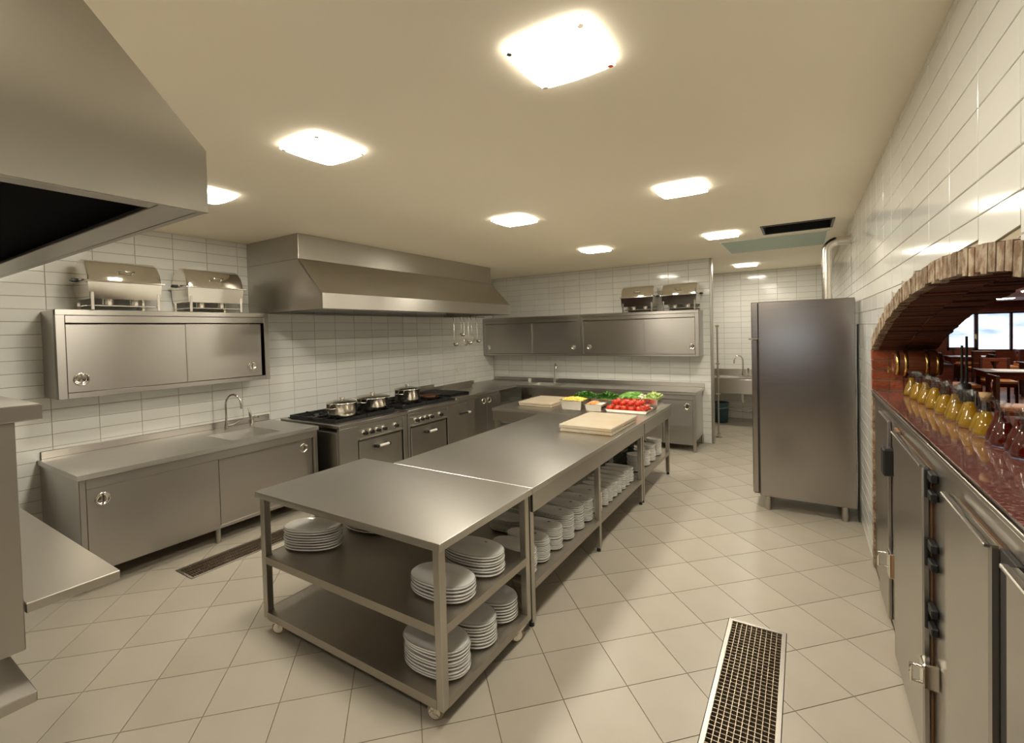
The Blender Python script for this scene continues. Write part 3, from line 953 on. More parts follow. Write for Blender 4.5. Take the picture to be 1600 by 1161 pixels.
# frying pan by the third pot
t = thing('frying_pan', 'dark frying pan on the range beside the tallest pot', 'pan', (0.84, 4.50, 0.9305))
MB().lathe([(0.001, 0), (0.12, 0), (0.15, 0.04), (0.147, 0.04), (0.118, 0.005), (0.001, 0.004)], (0.84, 4.50, 0.9305), 24).build('body', 'pan_brown', t)
MB().tube([(0.98, 4.47, 0.965), (1.05, 4.455, 0.985), (1.16, 4.43, 0.99)], 0.010).build('handle', 'black_iron', t)

# grill / griddle unit after the ranges
t = thing('grill_unit', 'narrow steel grill with a raised back guard, standing after the gas ranges', 'grill', (0.65, 4.99, 0))
B(0.10, 1.075, 4.742, 5.235, 0.08, 0.842, 0.003).build('body', 'steel_dark', t)
B(0.10, 1.115, 4.740, 5.238, 0.844, 0.905, 0.006).build('hob_top', 'steel', t)
g = MB()
for i in range(12):
    y = 4.79 + 0.034 * i
    g.box(0.34, 0.98, y, y + 0.016, 0.906, 0.945)
g.box(0.32, 1.00, 4.775, 4.79, 0.906, 0.94)
g.box(0.32, 1.00, 5.185, 5.20, 0.906, 0.94)
g.build('grill_bars', 'black_iron', t)
B(0.26, 0.275, 4.745, 5.232, 0.906, 1.020, 0.002).build('back_guard', 'steel_dark', t)
d = B(1.076, 1.098, 4.76, 5.02, 0.20, 0.80, 0.003).build('door', 'steel', t)
m = MB().box(1.098, 1.135, 4.83, 5.03, 0.655, 0.672, 0.004)
m.build('handle', 'black_plastic', d)
B(1.112, 1.150, 5.00, 5.05, 0.652, 0.676, 0.004).build('handle_end', 'white_knob', d)

# corner unit between grill and back counter
t = thing('corner_cabinet', 'steel base cabinet with twin round pulls, between the grill and the back corner', 'cabinet', (0.5, 5.7, 0))
B(0.004, 0.967, 5.242, 6.64, 0.845, 0.88, 0.003).build('worktop', 'steel_top', t)
B(0.002, 0.022, 5.30, 6.64, 0.8805, 0.93).build('backsplash', 'steel', t)
B(0.02, 0.925, 5.250, 6.15, 0.13, 0.843, 0.003).build('carcass', 'steel_dark', t)
d = B(0.926, 0.945, 5.262, 5.735, 0.15, 0.80).build('door', 'steel', t)
round_handle(d, (0.945, 5.66, 0.725), 'x', 0.05)
d = B(0.926, 0.945, 5.739, 6.14, 0.15, 0.80).build('door', 'steel', t)
round_handle(d, (0.945, 5.81, 0.725), 'x', 0.05)
for y in (5.30, 6.10):
    for x in (0.1, 0.88):
        MB().cyl((x, y, 0), (x, y, 0.13), 0.022).build('leg', 'steel_tube', t)
t = thing('splash_guard', 'upright thin steel splash guard standing on the corner worktop', 'guard', (0.40, 5.65, 0.881))
B(0.394, 0.404, 5.32, 6.06, 0.8825, 1.00, 0.002).build('panel', 'steel_dark', t)
B(0.370, 0.428, 5.32, 6.06, 0.8805, 0.8825, 0).build('foot', 'steel_dark', t)

# ------------------------------------------------------------------ back counter with sink
BX1, BY0 = 4.008, 6.658
t = thing('sink_counter', 'steel sink counter along the back wall under the wall cabinets', 'counter', (2.5, 7.0, 0))
wt = slab_with_hole(0.972, BX1, BY0, YB - 0.003, 0.842, 0.88, 1.15, 1.75, 6.78, 7.18).build('worktop', 'steel_top', t)
MB().box(0.004, 0.970, 6.644, YB - 0.003, 0.842, 0.88, 0.002).build('corner_worktop', 'steel_top', t)
B(0.004, BX1, YB - 0.024, YB - 0.003, 0.8805, 0.945).build('backsplash', 'steel', wt)
basin(1.15, 1.75, 6.78, 7.18, 0.874, 0.22).build('basin', 'steel_top', wt)
c = MB()
c.box(2.30, BX1 - 0.03, BY0 + 0.05, YB - 0.01, 0.14, 0.842, 0.002)
c.box(1.04, 1.10, BY0 + 0.03, YB - 0.01, 0.10, 0.842)
c.box(1.10, 2.30, YB - 0.04, YB - 0.01, 0.3, 0.842)
c.box(1.10, 2.30, BY0 + 0.03, BY0 + 0.05, 0.70, 0.842, 0.002)
c.build('carcass', 'steel', t)
m = MB()
m.box(BX1 - 0.05, BX1 - 0.012, BY0 + 0.012, BY0 + 0.05, 0.02, 0.842, 0.002)
m.box(2.30, 2.34, BY0 + 0.012, BY0 + 0.05, 0.10, 0.842, 0.002)
m.box(2.34, BX1 - 0.05, BY0 + 0.012, BY0 + 0.05, 0.765, 0.842, 0.002)
m.build('face_frame', 'steel', t)
for a, b, h in ((2.345, 2.935, 2.43), (2.94, 3.515, 3.43), (3.52, BX1 - 0.052, 3.88)):
    d = B(a, b, BY0 + 0.02, BY0 + 0.046, 0.10, 0.762).build('door', 'steel', t)
    round_handle(d, (h, BY0 + 0.02, 0.666), '-y', 0.05)
for x in (1.07, 2.36, BX1 - 0.03):
    for y in (BY0 + 0.032, YB - 0.06):
        MB().cyl((x, y, 0), (x, y, 0.14 if x > 2 else 0.10), 0.019).build('leg', 'steel_tube', t)
t = thing('mixer_tap', 'tall chrome gooseneck tap at the back wall sink', 'tap', (1.43, 7.25, 0.88))
MB().cyl((1.43, 7.25, 0.8805), (1.43, 7.25, 0.96), 0.024, 0.020).build('body', 'chrome', t)
gooseneck(t, (1.43, 7.25, 0.96), 0.27, 0.15, (0.6, -0.8))
MB().tube([(1.43, 7.25, 0.935), (1.50, 7.23, 0.945), (1.55, 7.22, 0.965)], 0.008).build('lever', 'chrome', t)
t = thing('sink_plunger', 'small pale cylinder standing on the back counter left of the gooseneck tap', 'container', (0.92, 7.2, 0.88))
MB().cyl((0.92, 7.2, 0.8805), (0.92, 7.2, 0.93), 0.032).build('cup', 'white_knob', t)
MB().cyl((0.92, 7.2, 0.93), (0.92, 7.2, 0.942), 0.034).build('lid', 'outlet_white', t)
for x in (3.058, 3.141):
    t = thing('wall_outlet', 'pale socket of the pair on the back wall, %s the partition end' % ('farther from' if x < 3.1 else 'nearer to'), 'outlet', (x, YB, 1.21), 'pair of sockets on the back wall')
    B(x - 0.036, x + 0.036, YB - 0.010, YB - 0.001, 1.175, 1.247, 0.003).build('plate', 'outlet_white', t)
    MB().cyl((x, YB - 0.010, 1.211), (x, YB - 0.012, 1.211), 0.022).build('socket', 'outlet_white', t)
t = thing('wall_outlet', 'pale single socket on the left wall tiles under the hood end', 'outlet', (0, 6.19, 1.17))
B(0.001, 0.012, 6.15, 6.23, 1.13, 1.21, 0.003).build('plate', 'outlet_white', t)
MB().cyl((0.012, 6.19, 1.17), (0.014, 6.19, 1.17), 0.022).build('socket', 'outlet_white', t)

# ------------------------------------------------------------------ island: trolley and two tables
IX1 = 3.933
TL, TY0, TY1 = 2.429, 1.130, 1.982
t = thing('plate_trolley', 'steel trolley on castors with two plate shelves, at the end of the island', 'trolley', ((TL + IX1) / 2, (TY0 + TY1) / 2, 0))
B(TL, IX1, TY0, TY1, 0.842, 0.880, 0.0015).build('top', 'steel_top', t)
for z in (0.475, 0.125):
    m = MB().box(TL + 0.065, IX1 - 0.065, TY0 + 0.02, TY1 - 0.02, z - 0.006, z)
    m.box(TL + 0.024, TL + 0.066, TY0 + 0.065, TY1 - 0.065, z - 0.006, z)
    m.box(IX1 - 0.066, IX1 - 0.024, TY0 + 0.065, TY1 - 0.065, z - 0.006, z)
    for x0, x1, y0, y1 in ((TL + 0.060, IX1 - 0.060, TY0 + 0.018, TY0 + 0.024), (TL + 0.060, IX1 - 0.060, TY1 - 0.024, TY1 - 0.018),
                           (TL + 0.018, TL + 0.024, TY0 + 0.06, TY1 - 0.06), (IX1 - 0.024, IX1 - 0.018, TY0 + 0.06, TY1 - 0.06)):
        m.box(x0, x1, y0, y1, z - 0.044, z + 0.001)
    m.build('shelf', 'steel_shelf', t)
for x in (TL + 0.018, IX1 - 0.062):
    for y in (TY0 + 0.018, TY1 - 0.062):
        B(x, x + 0.044, y, y + 0.044, 0.080, 0.842, 0.004).build('leg', 'steel_tube', t)
for x, y, a in ((TL + 0.13, TY0 + 0.055, 0.5), (IX1 - 0.10, TY0 + 0.06, 0.3), (TL + 0.13, TY1 - 0.10, 1.0), (IX1 - 0.060, TY1 - 0.13, 0.9)):
    cx, sx = math.cos(a), math.sin(a)
    m = MB()
    nrm = Vector((-sx, cx, 0))
    ctr = Vector((x, y, 0.042))
    m.cyl(ctr - nrm * 0.015, ctr + nrm * 0.015, 0.042, seg=20)
    w_ = m.build('castor', 'castor_tyre', t)
    m = MB()
    m.cyl(ctr - nrm * 0.028, ctr + nrm * 0.028, 0.008)
    for s in (-1, 1):
        m.cyl(ctr + nrm * 0.022 * s, ctr + nrm * 0.025 * s, 0.030, seg=16)
        p = ctr + nrm * 0.022 * s
        m.tube([p, p + Vector((0.01, 0.0, 0.04))], 0.008, 6)
    m.box(x - 0.045, x + 0.045, y - 0.04, y + 0.04, 0.078, 0.084)
    m.build('fork', 'chrome', w_)

def work_table(x0, x1, y0, y1, ylegs, shelf, label, apron=0.135):
    t = thing('work_table', label, 'table', ((x0 + x1) / 2, (y0 + y1) / 2, 0))
    B(x0, x1, y0, y1, 0.845, 0.880, 0.0015).build('top', 'steel_top', t)
    m = MB()
    m.box(x1 - 0.026, x1 - 0.006, y0 + 0.01, y1 - 0.01, 0.88 - apron - 0.02, 0.845, 0.002)
    m.box(x0 + 0.006, x0 + 0.026, y0 + 0.01, y1 - 0.01, 0.88 - apron - 0.02, 0.845, 0.002)
    m.box(x0 + 0.026, x1 - 0.026, y0 + 0.006, y0 + 0.026, 0.88 - apron - 0.02, 0.845, 0.002)
    m.box(x0 + 0.026, x1 - 0.026, y1 - 0.026, y1 - 0.006, 0.88 - apron - 0.02, 0.845, 0.002)
    m.build('apron', 'steel', t)
    for y in ylegs:
        for x in (x0 + 0.030, x1 - 0.072):
            l = B(x, x + 0.042, y, y + 0.042, 0.030, 0.844, 0.003).build('leg', 'steel_tube', t)
            MB().cyl((x + 0.021, y + 0.021, 0), (x + 0.021, y + 0.021, 0.032), 0.018, 0.014, seg=12).build('foot', 'black_plastic', l)
    ys = sorted(ylegs)
    m = MB()
    m.box(x0 + 0.075, x1 - 0.075, ys[0], ys[-1] + 0.042, shelf - 0.008, shelf)
    m.box(x0 + 0.030, x0 + 0.075, ys[0] + 0.044, ys[-1] - 0.002, shelf - 0.03, shelf) if len(ys) == 2 else None
    for a, b in zip(ys[:-1], ys[1:]):
        m.box(x1 - 0.075, x1 - 0.030, a + 0.044, b - 0.002, shelf - 0.038, shelf + 0.001)
    m.build('shelf', 'steel_shelf', t)
    return t
work_table(2.745, IX1, 1.986, 4.352, (2.000, 3.125, 4.300), 0.265, 'long narrow steel table stacked with oval platters, middle of the island')
work_table(2.000, IX1, 4.356, 5.508, (4.366, 5.455), 0.290, 'wide steel table carrying the pans of vegetables, at the far end of the island')

# plates ------------------------------------------------------------------
def plate_mesh(name, sx, sy, h, n, mats, rim=0.006):
    m = MB()
    e = rim                                           # thickness of the rounded edge
    m.lathe([(0.001, 0.0), (0.60, 0.0), (0.66, 0.003), (0.93, h - e), (0.985, h - e * 0.95), (1.0, h - e * 0.5), (0.992, h)], seg=36, sx=sx, sy=sy, n=n)
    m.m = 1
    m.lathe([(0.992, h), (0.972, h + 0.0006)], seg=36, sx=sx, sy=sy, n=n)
    m.m = 0
    m.lathe([(0.972, h + 0.0006), (0.90, h * 0.78), (0.68, 0.0065), (0.55, 0.0052), (0.001, 0.0052)], seg=36, sx=sx, sy=sy, n=n)
    return m.mesh(name, mats)
PM = {
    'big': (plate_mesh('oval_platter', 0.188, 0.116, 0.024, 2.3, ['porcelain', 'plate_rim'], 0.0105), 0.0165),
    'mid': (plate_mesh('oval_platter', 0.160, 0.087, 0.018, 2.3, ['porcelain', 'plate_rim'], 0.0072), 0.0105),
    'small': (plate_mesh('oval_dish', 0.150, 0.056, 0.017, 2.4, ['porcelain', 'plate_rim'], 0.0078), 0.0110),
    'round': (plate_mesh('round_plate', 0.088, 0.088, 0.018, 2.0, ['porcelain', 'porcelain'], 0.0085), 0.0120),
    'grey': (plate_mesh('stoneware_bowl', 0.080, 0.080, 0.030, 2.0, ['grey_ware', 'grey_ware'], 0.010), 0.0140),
} if mat('grey_ware', (0.17, 0.17, 0.15), 0.4) else None
emb = MB()
emb.lathe([(0.011, 0.0), (0.011, 0.0004), (0.006, 0.0004), (0.006, 0.0)], seg=14)
emb.add([(-0.002, -0.006, 0.0004), (0.002, -0.006, 0.0004), (0.002, 0.006, 0.0004), (-0.002, 0.006, 0.0004)], [(0, 1, 2, 3)])
emb_me = emb.mesh('emblem', 'logo_blue')
NTH = ['first', 'second', 'third', 'fourth', 'fifth', 'sixth', 'seventh', 'eighth', 'ninth', 'tenth', 'eleventh', 'twelfth', 'thirteenth', 'fourteenth', 'fifteenth', 'sixteenth', 'seventeenth', 'eighteenth']
def stack(kind, x, y, z, n, label, group, rot=0.0, logo=None):
    me, dz = PM[kind]
    for i in range(n):
        o = bpy.data.objects.new(me.name.split('.')[0], me)
        o.location = (x + random.uniform(-0.004, 0.004), y + random.uniform(-0.004, 0.004), z + 0.0006 + i * dz)
        o.rotation_euler = (0, 0, rot + random.uniform(-0.03, 0.03))
        COL.objects.link(o)
        a_, b_ = label.split(' | ')
        lab = '%s, %s of the %s' % (a_, 'topmost' if i == n - 1 else NTH[n - 1 - i] + ' from the top', b_)
        tag(o, lab, 'bowl' if kind == 'grey' else 'dish' if kind == 'small' else 'plate', group)
        if i == n - 1 and logo:
            e = bpy.data.objects.new('emblem', emb_me)
            e.location = (logo[0], logo[1], 0.0150 if kind == 'big' else 0.0105)
            COL.objects.link(e)
            e.parent = o
            e['label'] = 'small dark blue printed emblem'
S1, S2 = 0.475, 0.125
G = 'oval platters stacked on the trolley'
stack('big', 3.715, 1.395, S1, 5, 'white oval platter | short corner stack, upper trolley shelf', G, 0.05)
stack('big', 3.705, 1.685, S1, 7, 'white oval platter | emblem stack, upper trolley shelf', G, 0.03, (0.02, 0.098))
stack('big', 2.620, 1.400, S1, 8, 'white oval platter | stack facing sink counter, upper trolley shelf', G, 0.45)
stack('big', 2.720, 1.770, S1, 5, 'white oval platter | low rear stack, upper trolley shelf', G, 0.1)
stack('big', 3.715, 1.335, S2, 9, 'white oval platter | tall corner stack, lower trolley shelf', G, 0.04)
stack('big', 3.700, 1.595, S2, 8, 'white oval platter | middle stack, lower trolley shelf', G, 0.04)
stack('big', 3.690, 1.838, S2, 7, 'white oval platter | lower trolley stack beside long table', G, 0.03)
ordn = ['first', 'second', 'third', 'fourth', 'fifth', 'sixth', 'seventh', 'eighth']
for i, (y, n) in enumerate(((2.135, 15), (2.320, 14), (2.520, 15), (2.715, 17), (2.905, 17), (3.090, 16), (3.300, 15))):
    stack('mid', 3.695, y, 0.2655, n, 'white oval platter | %s tall stack past the trolley' % ordn[i], 'oval platters stacked under the long table', 0.0, (0.03, 0.052))
for i, (y, n) in enumerate(((2.62, 9), (2.83, 10), (3.04, 8), (3.25, 10))):
    stack('mid', 3.330, y, 0.2655, n, 'white oval platter | %s inner-row stack past the trolley' % ordn[i], 'inner row of platters under the long table')
for i in range(7):
    stack('small', 3.700, 3.465 + 0.121 * i, 0.2655, 12 if i < 4 else 13, 'narrow white dish | %s small stack past middle leg' % ordn[i], 'narrow dishes stacked under the long table')
for i, (x, y, n) in enumerate(((3.765, 4.53, 14), (3.775, 4.755, 14), (3.775, 4.975, 15), (3.775, 5.250, 16))):
    stack('round', x, y, 0.2915, n, 'round white plate | %s stack under the vegetable table' % ordn[i], 'round plates under the vegetable table')
for i, (x, y, n) in enumerate(((3.575, 4.60, 13), (3.575, 4.85, 12), (3.35, 4.62, 12))):
    stack('grey', x, y, 0.2915, n, ['dark grey bowl | stack beside first round plates', 'dark grey bowl | stack behind second round plates', 'dark grey bowl | inner stack, vegetable table shelf'][i], 'dark bowls under the vegetable table')

# chopping boards ------------------------------------------------------------
def board(x0, x1, y0, y1, z0, z1, label, rz):
    o = thing('chopping_board', label, 'chopping board', ((x0 + x1) / 2, (y0 + y1) / 2, z0), 'pale chopping boards on the island')
    B(x0, x1, y0, y1, z0, z1, 0.006).build('slab', 'board', o)
    o.rotation_euler = (0, 0, rz)
board(3.372, 3.886, 3.50, 4.225, 0.8808, 0.9140, 'lower chopping board of the pair at the edge of the long table', 0.0)
board(3.368, 3.890, 3.496, 4.228, 0.9145, 0.9500, 'upper chopping board of the pair at the edge of the long table', -0.012)
board(2.215, 2.680, 4.66, 5.26, 0.8808, 0.9050, 'lower chopping board of the pair beside the vegetable pans', 0.01)
board(2.212, 2.684, 4.655, 5.265, 0.9055, 0.9320, 'upper chopping board of the pair beside the vegetable pans', 0.0)

# vegetable pans -----------------------------------------------------------------
def gn_pan(x0, x1, y0, y1, h, label, z=0.8808):
    t = thing('steel_pan', label, 'pan', ((x0 + x1) / 2, (y0 + y1) / 2, z), 'steel pans of vegetables')
    m = MB()
    e, th, lip = 0.014, 0.002, 0.012
    def ring(o, zz):
        return [(x0 + o, y0 + o, zz), (x1 - o, y0 + o, zz), (x1 - o, y1 - o, zz), (x0 + o, y1 - o, zz)]
    loops = [ring(e + lip, z), ring(lip, z + h - 0.002), ring(0, z + h - 0.004), ring(0, z + h), ring(lip + th, z + h), ring(e + lip + th, z + 0.003)]
    vs = [p for l in loops for p in l]
    fs = [tuple(range(4))[::-1]]
    for i in range(len(loops) - 1):
        for k in range(4):
            fs.append((i * 4 + k, i * 4 + (k + 1) % 4, (i + 1) * 4 + (k + 1) % 4, (i + 1) * 4 + k))
    fs.append(tuple(range(20, 24)))
    m.add(vs, fs)
    m.build('tray', 'pot_steel', t)
    return t
def heap(name, label, cat, matn, x0, x1, y0, y1, z, zmax, n, piece, seed):
    """uncountable chopped food: one stuff object made of many small pieces"""
    r = random.Random(seed)
    m = MB()
    for i in range(n):
        u, v = r.random(), r.random()
        x, y = x0 + (x1 - x0) * u, y0 + (y1 - y0) * v
        dome = (1 - (2 * u - 1) ** 2 * 0.6) * (1 - (2 * v - 1) ** 2 * 0.6)
        zz = z + (zmax - z) * dome * r.uniform(0.75, 1.0)
        piece(m, x, y, zz, r)
    # solid bed under the loose pieces
    m.box(x0, x1, y0, y1, z - 0.03, z + (zmax - z) * 0.35)
    o = m.build(name, matn)
    tag(o, label, cat)
    o['kind'] = 'stuff'
    return o
def chunk(m, x, y, z, r):
    s = r.uniform(0.008, 0.015)
    m.ball((x, y, z), s, 6, 4, r.uniform(0.8, 1.6), r.uniform(0.8, 1.4), r.uniform(0.5, 0.9))
def leaf(m, x, y, z, r):
    a, b = r.uniform(0, 6.28), r.uniform(-0.3, 0.9)
    l, wd = r.uniform(0.02, 0.042), r.uniform(0.008, 0.014)
    d = Vector((math.cos(a) * math.cos(b), math.sin(a) * math.cos(b), math.sin(b)))
    s = Vector((-math.sin(a), math.cos(a), r.uniform(-0.4, 0.4))) * wd
    p = Vector((x, y, z))
    m.add([p, p + d * l * 0.5 + s + Vector((0, 0, 0.004)), p + d * l, p + d * l * 0.5 - s + Vector((0, 0, 0.004)), p + d * l * 0.5 - Vector((0, 0, 0.003))],
          [(0, 1, 4), (1, 2, 4), (2, 3, 4), (3, 0, 4)])
def pod(m, x, y, z, r):
    a = r.gauss(0.6, 0.6)
    l = r.uniform(0.035, 0.06)
    d = Vector((math.cos(a), math.sin(a), r.uniform(-0.15, 0.25)))
    p = Vector((x, y, z))
    m.tube([p - d * l, p + Vector((0, 0, 0.006)), p + d * l], [0.003, 0.006, 0.003], 5)
gn_pan(2.825, 3.120, 4.600, 4.850, 0.115, 'deep steel pan of yellow pepper pieces beside the chopping boards')
heap('yellow_pepper_pieces', 'heap of cut yellow pepper in the deep pan by the boards', 'pepper', 'yellow_pepper', 2.850, 3.095, 4.625, 4.825, 0.985, 1.020, 220, chunk, 1)
gn_pan(2.860, 3.130, 4.880, 5.130, 0.115, 'deep steel pan of herbs behind the yellow pepper pan')
heap('herb_leaves', 'loose green leaves piled behind the yellow pepper', 'herbs', 'herb', 2.885, 3.105, 4.905, 5.105, 0.985, 1.045, 420, leaf, 2)
gn_pan(3.134, 3.366, 4.610, 4.820, 0.082, 'small steel pan of carrot and onion beside the tomato tray')
heap('carrot_pieces', 'orange cut carrot in the small pan next to the tomatoes', 'carrot', 'carrot', 3.165, 3.285, 4.635, 4.795, 0.945, 0.985, 130, chunk, 3)
heap('onion_pieces', 'white onion pieces beside the cut carrot', 'onion', 'onion', 3.292, 3.345, 4.635, 4.795, 0.945, 0.968, 50, chunk, 4)
gn_pan(3.150, 3.400, 4.900, 5.200, 0.105, 'steel pan of dark green leaves behind the carrot pan')
heap('parsley_leaves', 'dark green parsley piled in the pan behind the carrots', 'herbs', 'herb', 3.175, 3.375, 4.925, 5.175, 0.975, 1.045, 480, leaf, 5)
gn_pan(3.425, 3.905, 4.990, 5.310, 0.120, 'large deep steel pan of green vegetables and cauliflower behind the tomatoes')
heap('green_bean_pods', 'bright green bean pods in the large pan beside the cauliflower', 'beans', 'bean', 3.450, 3.640, 5.015, 5.285, 0.985, 1.050, 260, pod, 6)
heap('lettuce_leaves', 'pale green lettuce in the large pan beside the cauliflower', 'lettuce', 'lettuce', 3.735, 3.880, 5.015, 5.285, 0.985, 1.055, 380, leaf, 7)
t = thing('cauliflower', 'pale cauliflower head between the beans and the lettuce', 'cauliflower', (3.69, 5.12, 0.985))
m = MB()
r_ = random.Random(9)
for i in range(34):
    a, b = r_.uniform(0, 6.28), math.acos(r_.uniform(0, 1))
    m.ball((3.69 + 0.042 * math.sin(b) * math.cos(a), 5.10 + 0.055 * math.sin(b) * math.sin(a), 0.995 + 0.042 * math.cos(b)), r_.uniform(0.010, 0.016), 8, 5)
m.build('florets', 'cauliflower', t)
MB().cyl((3.69, 5.10, 0.955), (3.69, 5.10, 1.0), 0.02, 0.035).build('stalk', 'lettuce', t)
gn_pan(3.378, 3.880, 4.634, 4.962, 0.038, 'shallow steel tray filled with red tomatoes')
# tomatoes
tm = MB()
prof = [(max(1e-4, math.sin(math.pi * i / 9)) * (1 - 0.0), -math.cos(math.pi * i / 9) * 0.82 - (0.10 if i == 9 else 0)) for i in range(10)]
tm.lathe([(0.041 * a, 0.041 * b) for a, b in prof], seg=18)
tm_me = tm.mesh('tomato', 'tomato')
cx_ = MB()
for k in range(5):
    a = 2 * math.pi * k / 5
    cx_.add([(0, 0, 0.032), (0.006 * math.cos(a + 1.3), 0.006 * math.sin(a + 1.3), 0.0335), (0.020 * math.cos(a), 0.020 * math.sin(a), 0.0345), (0.006 * math.cos(a - 1.3), 0.006 * math.sin(a - 1.3), 0.0335)], [(0, 1, 2, 3)])
cx_.tube([(0, 0, 0.030), (0.003, 0, 0.042)], 0.0025, 5)
cx_me = cx_.mesh('calyx', 'calyx')
tom = [(3.44, 4.70, .0), (3.525, 4.695, .0), (3.610, 4.700, .0), (3.700, 4.690, .0), (3.790, 4.700, 0), (3.450, 4.79, 0), (3.54, 4.785, .0), (3.63, 4.79, 0), (3.72, 4.785, 0), (3.80, 4.79, 0),
       (3.46, 4.88, 0), (3.55, 4.875, 0), (3.64, 4.88, 0), (3.725, 4.88, 0), (3.815, 4.885, 0),
       (3.492, 4.745, .058), (3.585, 4.742, .056), (3.675, 4.748, .057), (3.760, 4.745, .056), (3.505, 4.835, .058), (3.60, 4.835, .057), (3.688, 4.838, .060), (3.775, 4.84, .060)]
for i, (x, y, dz) in enumerate(tom):
    o = bpy.data.objects.new('tomato', tm_me)
    o.location = (3.60 + (x - 3.62) * 0.98, y + 0.008, 0.8838 + 0.0400 + dz)
    s = random.uniform(0.92, 0.98)
    o.scale = (s, s, s)
    o.rotation_euler = (random.uniform(-0.8, 0.8), random.uniform(-0.8, 0.8), random.uniform(0, 6))
    COL.objects.link(o)
    tag(o, 'ripe red tomato %s in the shallow steel tray' % ('on top of the pile' if dz else 'in the bottom layer, row %s boards' % ('nearest' if y < 4.75 else 'second from' if y < 4.85 else 'farthest from')), 'tomato', 'tomatoes in the shallow tray')
    e = bpy.data.objects.new('calyx', cx_me)
    COL.objects.link(e)
    e.parent = o

# ------------------------------------------------------------------ refrigerator
FX0, FX1, FY0, FY1 = 4.896, 5.735, 4.738, 5.47
t = thing('refrigerator', 'tall steel refrigerator standing against the right wall', 'refrigerator', (5.32, 5.1, 0))
B(FX0 + 0.062, FX1, FY0, FY1, 0.138, 2.062, 0.006).build('body', 'steel_fridge', t)
d = B(FX0, FX0 + 0.052, FY0 + 0.002, FY1 - 0.002, 0.165, 1.690, 0.006).build('door', 'steel_fridge', t)
B(FX0 + 0.053, FX0 + 0.061, FY0 + 0.012, FY1 - 0.012, 0.175, 1.68, 0).build('gasket', 'rubber', d)
m = MB().box(FX0 - 0.025, FX0 + 0.05, FY0 - 0.006, FY0 + 0.05, 1.692, 1.704, 0.002)
m.box(FX0 + 0.01, FX0 + 0.06, FY0 - 0.004, FY0 + 0.05, 0.150, 0.163, 0.002)
m.build('hinge', 'chrome', d)
B(FX0, FX0 + 0.060, FY0 + 0.001, FY1 - 0.001, 1.706, 2.060, 0.006).build('header_panel', 'steel_fridge', t)
for x in (FX0 + 0.10, FX1 - 0.115):
    for y in (FY0 + 0.02, FY1 - 0.07):
        m = MB().cyl((x + 0.027, y + 0.027, 0.03), (x + 0.027, y + 0.027, 0.14), 0.028)
        m.cyl((x + 0.027, y + 0.027, 0), (x + 0.027, y + 0.027, 0.03), 0.024)
        m.build('leg', 'steel_tube', t)
# cable bundle in the gap beside the refrigerator
t = thing('power_cable', 'black cables hanging in the gap between refrigerator and wall', 'cable', (5.752, 4.78, 0.35))
for k in range(2):
    pts = [(5.752, 4.76 + 0.05 * k + 0.012 * math.sin(9 * z + k), z) for z in [0.02 + 0.1 * i for i in range(19)]]
    MB().tube(pts, 0.006, 6).build('lead', 'cable', t)
# exhaust pipe above it
t = thing('vent_pipe', 'round steel vent pipe rising behind the refrigerator and bending into the wall', 'pipe', (5.55, 5.55, 2.07))
px, py = 5.555, 5.56
pts = [(px, py, 1.9), (px, py, 2.60)]
for i in range(1, 7):
    a = math.pi / 2 * i / 6
    pts.append((px + 0.10 * (1 - math.cos(a)), py, 2.60 + 0.10 * math.sin(a)))
pts.append((XR - 0.001, py, 2.70))
MB().tube(pts, 0.046, 20).build('pipe', 'pot_steel', t)
MB().cyl((XR - 0.012, py, 2.70), (XR - 0.001, py, 2.70), 0.062, seg=20).build('wall_collar', 'pot_steel', t)
m = MB().cyl((px, py, 2.36), (px, py, 2.375), 0.050, seg=20)
m.cyl((px, py, 2.30), (px, py, 2.31), 0.049, seg=20)
m.build('joint_band', 'pot_steel', t)

# ceiling hatch and dark slot
t = thing('ceiling_hatch', 'pale green access panel set in the ceiling in front of the far room', 'hatch', (5.0, 6.5, H))
B(4.46, 5.58, 6.02, 7.05, H - 0.012, H - 0.001, 0.003).build('panel', 'green_panel', t)
m = MB()
for a in ((4.44, 4.46, 6.00, 7.07), (5.58, 5.60, 6.00, 7.07), (4.46, 5.58, 6.00, 6.02), (4.46, 5.58, 7.05, 7.07)):
    m.box(*a, H - 0.008, H - 0.001)
m.build('frame', 'lamp_base', t)
t = thing('ceiling_slot', 'dark open slot vent in the ceiling above the refrigerator', 'vent', (5.29, 5.54, H))
m = MB()
for a in ((4.95, 4.972, 5.28, 5.80), (5.598, 5.62, 5.28, 5.80), (4.972, 5.598, 5.28, 5.302), (4.972, 5.598, 5.778, 5.80)):
    m.box(*a, H - 0.010, H - 0.001)
m.build('frame', 'black_plastic', t)
m = MB()
for a in ((4.972, 4.976, 5.302, 5.778), (5.594, 5.598, 5.302, 5.778), (4.976, 5.594, 5.302, 5.306), (4.976, 5.594, 5.774, 5.778)):
    m.box(*a, H - 0.001, H + 0.26)
m.box(4.972, 5.598, 5.302, 5.778, H + 0.26, H + 0.27)
m.build('shaft', 'dark_void', t)

